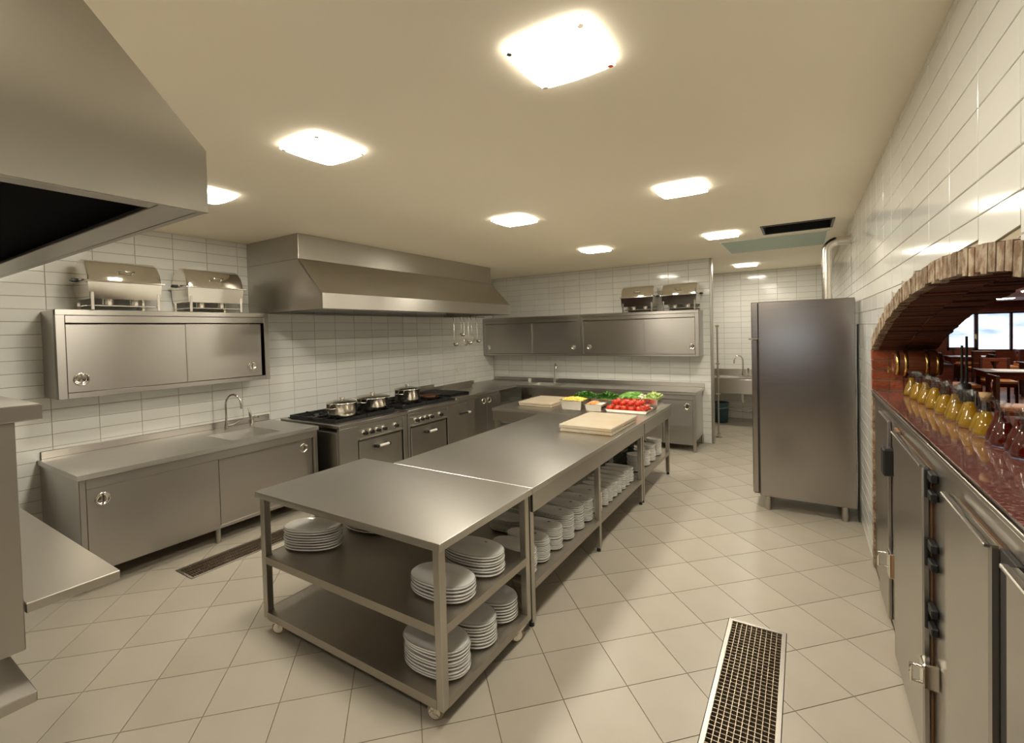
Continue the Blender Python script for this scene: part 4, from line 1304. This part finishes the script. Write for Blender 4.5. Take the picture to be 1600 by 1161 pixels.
# ------------------------------------------------------------------ far room
t = thing('wash_sink', 'deep steel wash sink standing in the room behind the partition', 'sink', (4.3, 9.2, 0))
wt = slab_with_hole(3.70, 5.10, 8.86, YF - 0.003, 0.862, 0.885, 3.95, 4.75, 8.98, 9.34).build('worktop', 'steel_top', t)
B(3.70, 5.10, 8.858, 8.872, 0.60, 0.861, 0.003).build('front_panel', 'steel', t)
B(3.70, 5.10, YF - 0.02, YF - 0.003, 0.8855, 0.98).build('backsplash', 'steel', wt)
basin(3.95, 4.75, 8.98, 9.34, 0.879, 0.25).build('basin', 'steel_top', wt)
for x in (3.72, 5.04):
    for y in (8.88, YF - 0.07):
        B(x, x + 0.04, y, y + 0.04, 0, 0.86, 0.003).build('leg', 'steel_tube', t)
m = MB().tube([(4.36, 9.16, 0.63), (4.36, 9.16, 0.45), (4.36, 9.25, 0.40), (4.36, 9.45, 0.40)], 0.024, 10)
m.build('waste_pipe', 'white_knob', t)
for z in (0.20, 0.26):
    MB().tube([(3.74, 9.44, z), (5.06, 9.44, z)], 0.012, 8).build('rail', 'steel_tube', t)
t = thing('mixer_tap', 'chrome gooseneck tap at the sink in the far room', 'tap', (4.36, 9.38, 0.885))
MB().cyl((4.36, 9.39, 0.8855), (4.36, 9.39, 0.97), 0.024, 0.02).build('body', 'chrome', t)
gooseneck(t, (4.36, 9.39, 0.97), 0.30, 0.17, (-0.85, -0.5), 0.013)
B(4.43, 4.47, 9.37, 9.41, 0.8855, 1.03, 0.004).build('lever_post', 'chrome', t)
t = thing('storage_bin', 'dark plastic bin under the sink in the far room', 'bin', (3.98, 9.2, 0))
MB().lathe([(0.001, 0), (0.12, 0), (0.15, 0.38), (0.155, 0.385), (0.145, 0.385), (0.115, 0.01), (0.001, 0.008)], (3.98, 9.2, 0), 20).build('tub', 'blue_plastic', t)
MB().tube([(3.835, 9.2, 0.36), (3.84, 9.08, 0.30), (3.98, 9.045, 0.28), (4.12, 9.08, 0.30), (4.125, 9.2, 0.36)], 0.004, 6).build('handle', 'chrome', t)
t = thing('door_post', 'thin dark steel post with brackets standing past the partition end', 'post', (4.135, 7.85, 0))
MB().cyl((4.135, 7.85, 0), (4.135, 7.85, 1.86), 0.013).build('post', 'steel_dark', t)
for z in (1.84, 1.22, 0.72, 0.04):
    B(4.105, 4.165, 7.835, 7.865, z - 0.012, z + 0.016, 0.003).build('bracket', 'chrome', t)
MB().cyl((4.135, 7.85, 0), (4.135, 7.85, 0.012), 0.05).build('foot', 'steel_dark', t)

# ------------------------------------------------------------------ refrigerated counter under the arch
t = thing('refrigerated_counter', 'steel refrigerated counter with hinged doors built under the brick arch', 'counter', (5.94, 1.7, 0))
CF = XR + 0.002
B(CF + 0.004, 6.11, Y0A + 0.004, Y1A - 0.004, 0.01, 1.288, 0.003).build('carcass', 'steel', t)
m = MB().box(CF - 0.012, CF + 0.03, Y0A + 0.004, Y1A - 0.004, 1.2885, 1.318, 0.004)
m.build('top_rail', 'steel', t)
def cdoor(y0, y1, hinges, latch, thick=0.032):
    d = B(CF - thick, CF - 0.006, y0, y1, 0.020, 1.238, 0.006).build('door', 'steel', t)
    g = B(CF - 0.006, CF + 0.003, y0 + 0.012, y1 - 0.012, 0.035, 1.225, 0).build('gasket', 'rust', d)
    m = MB().box(CF - thick - 0.012, CF - thick + 0.006, y0, y1, 1.230, 1.242, 0.003)
    m.build('door_lip', 'steel', d)
    for z in hinges:
        h = MB().box(CF - 0.030, CF + 0.003, y1 + 0.0, y1 + 0.0, z, z) if False else MB()
        h.box(CF - 0.020, CF + 0.003, y0 - 0.085, y0 - 0.002, z - 0.055, z - 0.020, 0.004)
        h.box(CF - 0.020, CF + 0.003, y0 - 0.085, y0 - 0.002, z + 0.020, z + 0.055, 0.004)
        h.cyl((CF - 0.020, y0 - 0.012, z - 0.055), (CF - 0.020, y0 - 0.012, z + 0.055), 0.008)
        h.build('hinge', 'black_iron', d)
    for z, yy in latch:
        h = MB().box(CF - 0.048, CF + 0.003, yy - 0.04, yy + 0.03, z - 0.05, z + 0.05, 0.005)
        h.build('latch', 'chrome', d)
        h = MB().tube([(CF - 0.048, yy - 0.03, z - 0.03), (CF - 0.085, yy - 0.03, z - 0.03), (CF - 0.085, yy - 0.03, z + 0.035), (CF - 0.048, yy - 0.03, z + 0.035)], 0.007, 6)
        h.build('latch_bail', 'chrome', d)
    return d
cdoor(2.05, 2.76, (1.17, 0.89, 0.63), ((0.42, 1.985),))
cdoor(1.24, 1.69, (), ())
cdoor(0.45, 1.12, (0.95, 0.5), ())
cdoor(-0.13, 0.30, (), ())
m = MB().box(CF - 0.016, CF + 0.003, 3.10, 3.50, 0.03, 1.238, 0.004)
m.build('fixed_panel', 'steel', t)
m = MB().box(CF - 0.050, CF + 0.003, 2.99, 3.09, 0.93, 1.09, 0.008)
m.build('lock', 'black_plastic', t)
m = MB().box(CF - 0.034, CF + 0.003, 2.92, 3.01, 0.36, 0.50, 0.004)
m.build('latch', 'chrome', t)
MB().tube([(CF - 0.034, 2.99, 0.40), (CF - 0.075, 2.99, 0.40), (CF - 0.075, 2.99, 0.48), (CF - 0.034, 2.99, 0.48)], 0.007, 6).build('latch_bail', 'chrome', t)
MB().box(CF - 0.010, CF + 0.003, 2.78, 2.90, 0.02, 1.238, 0.002).build('seal_strip', 'rust', t)
MB().box(CF - 0.012, CF + 0.003, 1.125, 1.235, 0.02, 1.238, 0.002).build('seal_strip', 'rubber', t)
# granite sill in two lengths
for ya, yb, lb in ((2.056, Y1A - 0.004, 'polished dark red granite sill under the barrel and most oil bottles'), (Y0A + 0.004, 2.052, 'polished dark red granite sill under the vinegar bottles')):
    o = tag(B(XR + 0.006, 6.16, ya, yb, 1.319, 1.331, 0.002).build('granite_sill', 'granite'), lb, 'sill', 'granite sills under the arch')
t = thing('sill_edge', 'long steel edge strip along the front of the granite sill', 'edge strip', (XR, 1.7, 1.3185))
B(XR - 0.014, XR + 0.005, 2.056, Y1A - 0.004, 1.3185, 1.333, 0.002).build('strip', 'steel', t)
B(XR - 0.014, XR + 0.005, Y0A + 0.004, 2.052, 1.3185, 1.333, 0.002).build('strip', 'steel', t)

# bottles -------------------------------------------------------------------------
SZ = 1.3315
def bottle_meshes():
    hgt = 0.172
    outp = [(0.001, 0.0), (0.040, 0.0), (0.045, 0.006), (0.044, 0.022), (0.032, 0.064), (0.018, 0.098), (0.0145, 0.120), (0.0145, 0.146), (0.020, 0.164), (0.025, hgt)]
    inp = [(0.0235, hgt), (0.0185, 0.164), (0.0125, 0.146), (0.0125, 0.120), (0.016, 0.098), (0.030, 0.064), (0.042, 0.022), (0.0425, 0.008), (0.038, 0.004), (0.001, 0.004)]
    g = MB().lathe(outp + inp, seg=20).mesh('glass', 'glass')
    def liquid(top):
        pr = [(r, h) for r, h in inp[::-1] if h < top]
        r_top = np.interp(top, [h for r, h in inp[::-1]], [r for r, h in inp[::-1]])
        pr = [(r * 0.985 if r > 0.002 else r, h + 0.0004) for r, h in pr] + [(r_top * 0.985, top), (0.001, top)]
        return pr
    return g, liquid
gl_me, liq = bottle_meshes()
oil_me = {k: MB().lathe(liq(k), seg=18).mesh('oil', 'oil') for k in (0.085, 0.105, 0.120)}
vin_me = {k: MB().lathe(liq(k), seg=18).mesh('vinegar', 'vinegar') for k in (0.095, 0.125)}
cork_me = MB().lathe([(0.001, 0.150), (0.011, 0.150), (0.020, 0.170), (0.022, 0.188), (0.001, 0.188)], seg=16).mesh('stopper', 'cork')
nb = 20
for i in range(nb):
    y = 3.630 - 0.0950 * i
    x = 5.952 + 0.0030 * i + (0.010 if i % 2 else -0.004)
    if i < 14:
        kind = 'oil'
    elif i == 14:
        kind = 'cork'
    else:
        kind = 'vin'
    lab = {'oil': '%s glass carafe of golden oil from the barrel, on the granite sill' % NTH[min(i, 17)],
           'cork': 'glass carafe of oil closed with a cork stopper, on the granite sill',
           'vin': '%s glass carafe of dark red vinegar past the corked bottle' % NTH[max(0, i - 15)]}[kind]
    o = thing('oil_carafe' if kind != 'vin' else 'vinegar_carafe', lab, 'carafe', (x, y, SZ), {'oil': 'oil carafes on the sill', 'vin': 'vinegar carafes on the sill'}.get(kind))
    for nm, me in (('glass', gl_me), ('liquid', (vin_me[0.125 if i % 2 else 0.095] if kind == 'vin' else oil_me[(0.120, 0.085, 0.105)[i * 7 % 3]]))) + ((('stopper', cork_me),) if kind == 'cork' else ()):
        c = bpy.data.objects.new(nm, me)
        COL.objects.link(c)
        c.parent = o

# barrel on its cradle ---------------------------------------------------------------
t = thing('wine_barrel', 'small wooden barrel with brass hoops lying at the end of the granite sill', 'barrel', (6.0, 3.70, 1.448))
bc = (0, 3.752, 1.541)
def br(x):
    u = (x - 5.993) / 0.125
    return 0.091 - 0.011 * u * u
xs = [5.868 + 0.25 * i / 10 for i in range(11)]
MB().lathe([(0.001, 5.876), (br(5.868) - 0.012, 5.876), (br(5.868) - 0.010, 5.868)] + [(br(x), x) for x in xs] + [(br(6.118) - 0.010, 6.118), (br(6.118) - 0.012, 6.110), (0.001, 6.110)], bc, 28, axis='x').build('staves', 'barrel_wood', t)
for x in (5.876, 5.920, 6.030, 6.085):
    w2 = 0.018
    MB().lathe([(br(x) - 0.001, x), (br(x) + 0.0025, x), (br(x + w2) + 0.0025, x + w2), (br(x + w2) - 0.001, x + w2)], bc, 28, axis='x').build('hoop', 'brass', t)
m = MB().cyl((5.862, 3.755, 1.50), (5.835, 3.755, 1.50), 0.010)
m.cyl((5.843, 3.755, 1.515), (5.843, 3.755, 1.47), 0.006)
m.build('spigot', 'brass', t)
t = thing('barrel_cradle', 'slatted dark wooden crate carrying the small barrel', 'crate', (6.0, 3.72, SZ))
for i in range(4):
    z0 = SZ + 0.0005 + i * 0.0285
    m = MB().box(5.925, 6.112, 3.690, 3.702, z0, z0 + 0.024, 0.002)
    m.build('slat', 'wood_red', t)
for x in (5.930, 6.085):
    B(x, x + 0.02, 3.703, 3.825, SZ + 0.0005, SZ + 0.113, 0.002).build('upright', 'wood_dark', t)
# tall dark twin-necked stand behind the bottles
t = thing('twin_pole_stand', 'black stand with two thin upright poles behind the oil carafes', 'stand', (6.08, 3.05, SZ))
MB().lathe([(0.001, 0), (0.042, 0), (0.044, 0.02), (0.034, 0.10), (0.026, 0.15), (0.001, 0.155)], (6.085, 3.05, SZ), 18).build('base', 'black_plastic', t)
for dx, hh in ((-0.012, 0.36), (0.012, 0.41)):
    MB().cyl((6.085 + dx, 3.05 + dx, SZ + 0.14), (6.085 + dx, 3.05 + dx, SZ + hh), 0.0065, 0.0055).build('pole', 'black_plastic', t)

# ------------------------------------------------------------------ dining furniture
def dining_chair():
    t = thing('dining_chair', 'x', 'chair', (0, 0, 0), 'dining chairs beyond the arch')
    # faces +Y (back panel at -Y side)
    m = MB().box(-0.23, 0.23, -0.20, 0.24, 0.43, 0.50, 0.015)
    m.build('seat', 'orange_leather', t)
    m = MB().box(-0.225, 0.225, -0.20, 0.235, 0.375, 0.43, 0.004)
    m.build('seat_frame', 'wood_red', t)
    for x in (-0.225, 0.185):
        MB().box(x, x + 0.04, 0.195, 0.235, 0, 0.375, 0.004).build('leg', 'wood_dark', t)
        MB().box(x, x + 0.04, -0.245, -0.202, 0, 0.93, 0.004).build('leg', 'wood_dark', t)
    b = MB()
    b.box(-0.185, 0.185, -0.238, -0.212, 0.86, 0.93, 0.004)
    b.box(-0.185, 0.185, -0.236, -0.214, 0.50, 0.62, 0.004)
    # panel around an hourglass cut-out
    for s in (-1, 1):
        b.prism([(s * 0.185, 0.62), (s * 0.07, 0.62), (s * 0.02, 0.74), (s * 0.07, 0.86), (s * 0.185, 0.86)], 'y', -0.234, -0.216)
    b.build('backrest', 'wood_red', t)
    MB().box(-0.17, 0.17, -0.212, -0.190, 0.505, 0.61, 0.008).build('back_pad', 'orange_leather', t)
    return t
def dining_table():
    t = thing('dining_table', 'x', 'table', (0, 0, 0), 'dining tables beyond the arch')
    MB().box(-0.46, 0.46, -0.40, 0.40, 0.715, 0.75, 0.004).build('top', 'wood_dark', t)
    MB().box(-0.42, 0.42, -0.36, 0.36, 0.62, 0.715, 0.004).build('apron', 'wood_red', t)
    for x in (-0.42, 0.36):
        for y in (-0.36, 0.30):
            MB().box(x, x + 0.06, y, y + 0.06, 0, 0.62, 0.004).build('leg', 'wood_dark', t)
    return t
def cloth(x, y, lab, rz=0.0):
    o = thing('table_runner', lab, 'table runner', (x, y, DF + 0.7505), 'white runners on the dining tables')
    MB().box(x - 0.30, x + 0.30, y - 0.25, y + 0.25, DF + 0.7508, DF + 0.7528, 0).build('cloth', 'cloth_white', o)
tb = dining_table()
ch = dining_chair()
first = [True, True]
def put_table(x, y, lab):
    if first[0]:
        first[0] = False
        tb.location = (x, y, DF)
        tb['label'] = lab
    else:
        copy_tree(tb, None, lab, (x, y, DF))
def put_chair(x, y, rz, lab):
    if first[1]:
        first[1] = False
        ch.location = (x, y, DF)
        ch.rotation_euler = (0, 0, rz)
        ch['label'] = lab
    else:
        copy_tree(ch, None, lab, (x, y, DF), rz)
HP = math.pi / 2
for nm, (x, y), cl, chairs in (
        ('farthest dining table, right under the windows', (9.15, 16.9), True, ((0.1, -0.62, 0), (-0.72, 0.0, -HP), (0.75, 0.1, HP), (0.1, 0.68, math.pi))),
        ('middle dining table with a white runner', (8.70, 12.1), True, ((-0.74, -0.15, -HP), (0.80, 0.1, HP), (0.0, 0.72, math.pi), (0.25, -0.74, 0))),
        ('dining table nearest the brick arch', (8.62, 9.05), False, ((-0.74, -0.10, -HP), (-0.30, -0.70, 0), (0.80, 0.1, HP))),
        ('dining table between the middle one and the windows', (9.95, 14.4), True, ((-0.72, 0.05, -HP), (0.0, -0.66, 0)))):
    put_table(x, y, 'dark wooden ' + nm)
    if cl:
        cloth(x + 0.05, y, 'flat white cloth runner on the ' + nm.replace(' with a white runner', ''))
    for dx, dy, rz in chairs:
        side = 'arch side' if abs(rz) < 0.1 else 'window side' if rz > 3 else 'left side' if rz < 0 else 'right side'
        side = {'left side': 'wooden wall side', 'right side': 'inner side'}.get(side, side)
        put_chair(x + dx, y + dy, rz, 'wooden chair, %s of the %s' % (side, nm.replace(' with a white runner', '')))
# panelled low cabinet along the dining wall
t = thing('serving_sideboard', 'low dark wooden sideboard standing against the wooden wall beyond the barrel', 'sideboard', (6.85, 9.9, DF))
B(6.45, 7.55, 10.6, 12.6, DF, 1.02, 0.006).build('carcass', 'wood_red', t)
B(6.43, 7.58, 10.58, 12.62, 1.021, 1.055, 0.004).build('top', 'wood_dark', t)
for k in range(3):
    d = B(7.552, 7.570, 10.63 + 0.66 * k, 11.25 + 0.66 * k, DF + 0.08, 0.98, 0.004).build('door', 'wood_red', t)
    MB().cyl((7.57, 11.18 + 0.66 * k, 0.6), (7.60, 11.18 + 0.66 * k, 0.6), 0.012).build('knob', 'brass', d)
t = thing('pale_vase', 'small pale vase on the wooden sideboard beyond the barrel', 'vase', (7.25, 10.9, 1.0555))
MB().lathe([(0.001, 0), (0.06, 0), (0.075, 0.10), (0.045, 0.24), (0.035, 0.31), (0.05, 0.36), (0.04, 0.36), (0.028, 0.31), (0.001, 0.30)], (7.25, 10.9, 1.0555), 18).build('body', 'candle', t)
MB().lathe([(0.05, 0.357), (0.052, 0.363), (0.046, 0.363)], (7.25, 10.9, 1.0555), 18).build('rim', 'brass', t)

# ------------------------------------------------------------------ ceiling lamps
def ceiling_lamp():
    t = thing('ceiling_lamp', 'x', 'ceiling lamp', (0, 0, 0), 'square glass ceiling lamps')
    h, bow = 0.160, 0.014
    out = []
    for a in range(4):
        c, s = [(1, 0), (0, 1), (-1, 0), (0, -1)][a]
        for k in range(6):
            u = -1 + 2 * k / 6
            p = (h + bow * (1 - u * u), u * h)
            out.append((p[0] * c - p[1] * s, p[0] * s + p[1] * c))
    MB().prism([(x * 0.985, y * 0.985) for x, y in out], 'z', -0.007, -0.001).build('base', 'lamp_base', t)
    gp = MB()
    n = len(out)
    gp.add([(x, y, -0.022) for x, y in out], [tuple(range(n))])
    gp.m = 1
    gp.add([(x, y, z) for z in (-0.022, -0.008) for x, y in out], [(i, (i + 1) % n, n + (i + 1) % n, n + i) for i in range(n)] + [tuple(range(n, 2 * n))])
    gp.build('glass_panel', ['lamp_glass', 'lamp_edge'], t)
    for sx in (-1, 1):
        for sy in (-1, 1):
            m = MB().cyl((sx * 0.145, sy * 0.145, -0.029), (sx * 0.145, sy * 0.145, -0.023), 0.012, seg=10)
            m.build('clip', 'chrome', t)
    return t
lp = ceiling_lamp()
spots = [(4.552, 1.215, 'square glass ceiling lamp closest to the big corner hood and the arch'),
         (3.045, 1.255, 'square glass ceiling lamp above the plate trolley'),
         (1.640, 1.270, 'square glass ceiling lamp partly hidden by the big corner hood'),
         (3.020, 3.350, 'square glass ceiling lamp above the long middle table'),
         (4.555, 3.300, 'square glass ceiling lamp over the open floor between island and arch'),
         (4.545, 5.450, 'square glass ceiling lamp beside the dark ceiling slot'),
         (3.010, 5.400, 'square glass ceiling lamp above the vegetable table'),
         (4.500, 8.600, 'square glass ceiling lamp in the far room')]
for i, (x, y, lb) in enumerate(spots):
    if i == 0:
        lp.location = (x, y, H)
        lp['label'] = lb
    else:
        copy_tree(lp, None, lb, (x, y, H))
copy_tree(lp, None, 'square glass ceiling lamp behind the photographer', (4.850, -0.800, H))
for x, y in ((9.0, 12.0), (8.0, 8.0), (9.6, 16.0)):  # lamps nearer the arch are unseen, added to brighten the dining room
    copy_tree(lp, None, 'square glass ceiling lamp over the %s in the dining room' % {12.0: 'middle table, added light,', 8.0: 'floor by the arch, added light,', 16.0: 'tables near the windows'}[y], (x, y, 2.36))

# ------------------------------------------------------------------ floor drains
def drain(x0, x1, y0, y1, label, nx, ny, fw):
    t = thing('floor_drain', label, 'drain', ((x0 + x1) / 2, (y0 + y1) / 2, 0))
    m = MB()
    for a in ((x0 + 0.004, x0 + fw, y0 + 0.004, y1 - 0.004), (x1 - fw, x1 - 0.004, y0 + 0.004, y1 - 0.004), (x0 + fw, x1 - fw, y0 + 0.004, y0 + fw), (x0 + fw, x1 - fw, y1 - fw, y1 - 0.004)):
        m.box(*a, -0.004, 0.002)
    m.build('frame', 'steel_tube', t)
    m = MB()
    ax, bx, ay, by = x0 + fw, x1 - fw, y0 + fw, y1 - fw
    for i in range(nx + 1):
        x = ax + (bx - ax) * i / nx
        m.box(x - 0.0014, x + 0.0014, ay, by, -0.030, -0.001)
    for j in range(ny + 1):
        y = ay + (by - ay) * j / ny
        m.box(ax, bx, y - 0.0011, y + 0.0011, -0.016, -0.0015)
    m.build('grating', 'grate_steel', t)
    m = MB()
    z = -0.11
    m.add([(x0 + 0.002, y0 + 0.002, -0.004), (x1 - 0.002, y0 + 0.002, -0.004), (x1 - 0.002, y1 - 0.002, -0.004), (x0 + 0.002, y1 - 0.002, -0.004),
           (x0 + 0.002, y0 + 0.002, z), (x1 - 0.002, y0 + 0.002, z), (x1 - 0.002, y1 - 0.002, z), (x0 + 0.002, y1 - 0.002, z)],
          [(0, 1, 5, 4), (1, 2, 6, 5), (2, 3, 7, 6), (3, 0, 4, 7), (4, 5, 6, 7)])
    m.build('channel', 'drain_channel', t)
drain(*DR[0], 'floor drain with fine mesh grating on the open floor near the refrigerated counter', 10, 44, 0.024)
drain(*DR[1], 'long slotted floor drain between the trolley and the sink counter', 4, 105, 0.022)

# ------------------------------------------------------------------ tiles, last: the 300 that show largest on each surface are parts, the rest one part
bpy.context.view_layer.update()
DG = bpy.context.evaluated_depsgraph_get()
def seen(pts):
    """share of sample points inside the frame and not hidden from the camera"""
    k = 0
    for p in pts:
        uv = project(p)
        if uv is None or not (0 <= uv[0] <= 1600 and 0 <= uv[1] <= 1161):
            continue
        o = Vector(CAM)
        d = Vector(p) - o
        hit = sc.ray_cast(DG, o, d.normalized(), distance=d.length - 0.02)
        if not hit[0]:
            k += 1
    return k / len(pts)
def area2(pts):
    q = [project(p) for p in pts]
    if any(a is None for a in q):
        return 0
    return abs(sum(q[i][0] * q[(i + 1) % len(q)][1] - q[(i + 1) % len(q)][0] * q[i][1] for i in range(len(q)))) / 2
def place_tiles(cands, parent, matn):
    """cands: dict(outline=3d corner points, mesh=callable or shared mesh, mw=matrix)"""
    for c in cands:
        ol = [Vector(p) for p in c['outline']]
        ce = sum(ol, Vector()) / len(ol)
        sm = [ce] + [ce + (p - ce) * 0.8 for p in (ol if len(ol) < 9 else ol[::5])]
        c['vis'] = seen(sm)
        c['ar'] = area2(c['outline']) * (1 if c['vis'] > 0 else 0)
    cands.sort(key=lambda c: -c['ar'])
    bulk = MB()
    n = 0
    for c in cands:
        if c['ar'] > 12 and n < 300:
            o = bpy.data.objects.new('tile', c['mesh'] if not callable(c['mesh']) else c['mesh']())
            COL.objects.link(o)
            o.matrix_world = c['mw']
            o.parent = parent
            n += 1
        else:
            me = c['mesh'] if not callable(c['mesh']) else c['mesh']()
            bulk.add([c['mw'] @ v.co for v in me.vertices], [tuple(p.vertices) for p in me.polygons])
            if callable(c['mesh']):
                bpy.data.meshes.remove(me)
    if bulk.v:
        o = bulk.build('tile_field', matn, parent)
        o['kind'] = 'stuff'
    print('tiles on', parent.name, n, 'single,', len(cands) - n, 'joined')

PU, PV, GW = 0.3125, 0.1045, 0.0040
def tile_box(wu, wv, depth, c=0.0015):
    m = MB()
    a, b = wu / 2, wv / 2
    m.add([(-a, -b, 0), (a, -b, 0), (a, b, 0), (-a, b, 0), (-a, -b, depth - c), (a, -b, depth - c), (a, b, depth - c), (-a, b, depth - c),
           (-a + c, -b + c, depth), (a - c, -b + c, depth), (a - c, b - c, depth), (-a + c, b - c, depth)],
          [(0, 1, 5, 4), (1, 2, 6, 5), (2, 3, 7, 6), (3, 0, 4, 7), (4, 5, 9, 8), (5, 6, 10, 9), (6, 7, 11, 10), (7, 4, 8, 11), (8, 9, 10, 11)])
    return m
TILE = tile_box(PU - GW, PV - GW, T).mesh('tile', 'white_tile')
def frame(o, u, v, n, tilt=True):
    u, v, n = Vector(u), Vector(v), Vector(n)
    M = Matrix(((u.x, v.x, n.x, o[0]), (u.y, v.y, n.y, o[1]), (u.z, v.z, n.z, o[2]), (0, 0, 0, 1)))
    if tilt:
        M = M @ Matrix.Rotation(random.gauss(0, 0.0022), 4, 'X') @ Matrix.Rotation(random.gauss(0, 0.0012), 4, 'Y')
    return M
def wall_tiles(parent, P, u, v, n, u0, u1, ua, v0, v1, va, low=None):
    """P(uu,vv)->3D point on the grout face; joints at ua+k*PU, va+k*PV; low(u) = lower limit curve"""
    cands = []
    k0 = math.floor((u0 - ua) / PU)
    j0 = math.floor((v0 - va) / PV)
    for k in range(k0, math.ceil((u1 - ua) / PU)):
        a, b = max(u0, ua + k * PU), min(u1, ua + (k + 1) * PU)
        if b - a < 0.012:
            continue
        for j in range(j0, math.ceil((v1 - va) / PV)):
            c, d = max(v0, va + j * PV), min(v1, va + (j + 1) * PV)
            if d - c < 0.012:
                continue
            aa, bb, cc, dd = a + GW / 2, b - GW / 2, c + GW / 2, d - GW / 2
            if low:
                us = [aa + (bb - aa) * i / 36 for i in range(37)]
                lo = [max(cc, low(x)) for x in us]
                if min(lo) > dd - 0.0015:
                    continue
                if max(lo) > cc + 1e-6:
                    up = [x for x, l in zip(us, lo) if l < dd]
                    poly = [(x, min(l, dd)) for x, l in zip(us, lo)]
                    poly = [q for q in poly if q[1] < dd - 1e-5]
                    if len(poly) < 2:
                        continue
                    poly = poly + [(poly[-1][0], dd), (poly[0][0], dd)]
                    ctr = ((poly[0][0] + poly[-3][0]) / 2, (cc + dd) / 2)
                    lp_ = [(q[0] - ctr[0], q[1] - ctr[1]) for q in poly]
                    cands.append(dict(outline=[P(*q) for q in poly], mw=frame(P(*ctr), u, v, n),
                                      mesh=(lambda lp_=lp_: MB().prism(lp_, 'z', 0, T).mesh('tile', 'white_tile'))))
                    continue
            full = abs(bb - aa - PU + GW) < 1e-4 and abs(dd - cc - PV + GW) < 1e-4
            wu, wv = bb - aa, dd - cc
            cands.append(dict(outline=[P(aa, cc), P(bb, cc), P(bb, dd), P(aa, dd)], mw=frame(P((aa + bb) / 2, (cc + dd) / 2), u, v, n),
                              mesh=TILE if full else (lambda wu=wu, wv=wv: tile_box(wu, wv, T).mesh('tile', 'white_tile'))))
    place_tiles(cands, parent, 'white_tile')
wall_tiles(wall_left, lambda a, b: (-T, a, b), (0, 1, 0), (0, 0, 1), (1, 0, 0), YN, YB, 0.789, 0, H, 2.118)
wall_tiles(wall_back, lambda a, b: (a, YB + T, b), (-1, 0, 0), (0, 0, 1), (0, -1, 0), 0, PX - 0.004, PX - 0.004, 0, H, 2.118)
wall_tiles(wall_far, lambda a, b: (a, YF + T, b), (-1, 0, 0), (0, 0, 1), (0, -1, 0), 2.4, XR, 4.30, 0, H, 2.118)
wall_tiles(wall_right, lambda a, b: (XR + T, a, b), (0, -1, 0), (0, 0, 1), (-1, 0, 0), YN, YF, 1.447, 0, H, 2.133,
           lambda y: arch(y, RING) + 0.004 if Y0A - 0.075 < y < Y1A + 0.079 else -1)

# floor tiles laid diagonally
PD = 0.488
fc = []
hd = PD / 2 - 0.0030
FT = MB().prism([(-hd, 0), (0, -hd), (hd, 0), (0, hd)], 'z', -0.005, 0).mesh('tile', 'floor_tile')
big = [(-20, 0.0, -20, 30), (XR + 0.004, 20, -20, 30), (-20, 20, -20, YN), (-20, 20, YF, 30)]
for i in range(-20, 45):
    for j in range(-40, 40):
        su, sv = 6.385 + PD * (i + 0.5), -1.740 + PD * (j + 0.5)       # x+y, y-x at the tile centre
        x, y = (su - sv) / 2, (su + sv) / 2
        if not (-0.25 < x < XR + 0.25 and YN - 0.25 < y < YF + 0.25):
            continue
        sq = [(x - hd, y), (x, y - hd), (x + hd, y), (x, y + hd)]
        ps = minus_rects(sq, big + DR)
        if not ps:
            continue
        if len(ps) == 1 and len(ps[0]) == 4 and all(abs(a[0] - b[0]) + abs(a[1] - b[1]) < 1e-9 for a, b in zip(ps[0], sq)):
            fc.append(dict(outline=[(a, b, 0) for a, b in sq], mw=Matrix.Translation((x, y, 0)), mesh=FT))
        else:
            def mk(ps=ps, x=x, y=y):
                m = MB()
                for p in ps:
                    m.prism([(a - x, b - y) for a, b in p], 'z', -0.005, 0)
                return m.mesh('tile', 'floor_tile')
            bigp = max(ps, key=lambda p: abs(sum(p[i][0] * p[(i + 1) % len(p)][1] - p[(i + 1) % len(p)][0] * p[i][1] for i in range(len(p)))))
            fc.append(dict(outline=[(a, b, 0) for a, b in bigp], mw=Matrix.Translation((x, y, 0)), mesh=mk))
place_tiles(fc, floor, 'floor_tile')

for o in COL.objects:
    if '_o' in o:
        del o['_o']
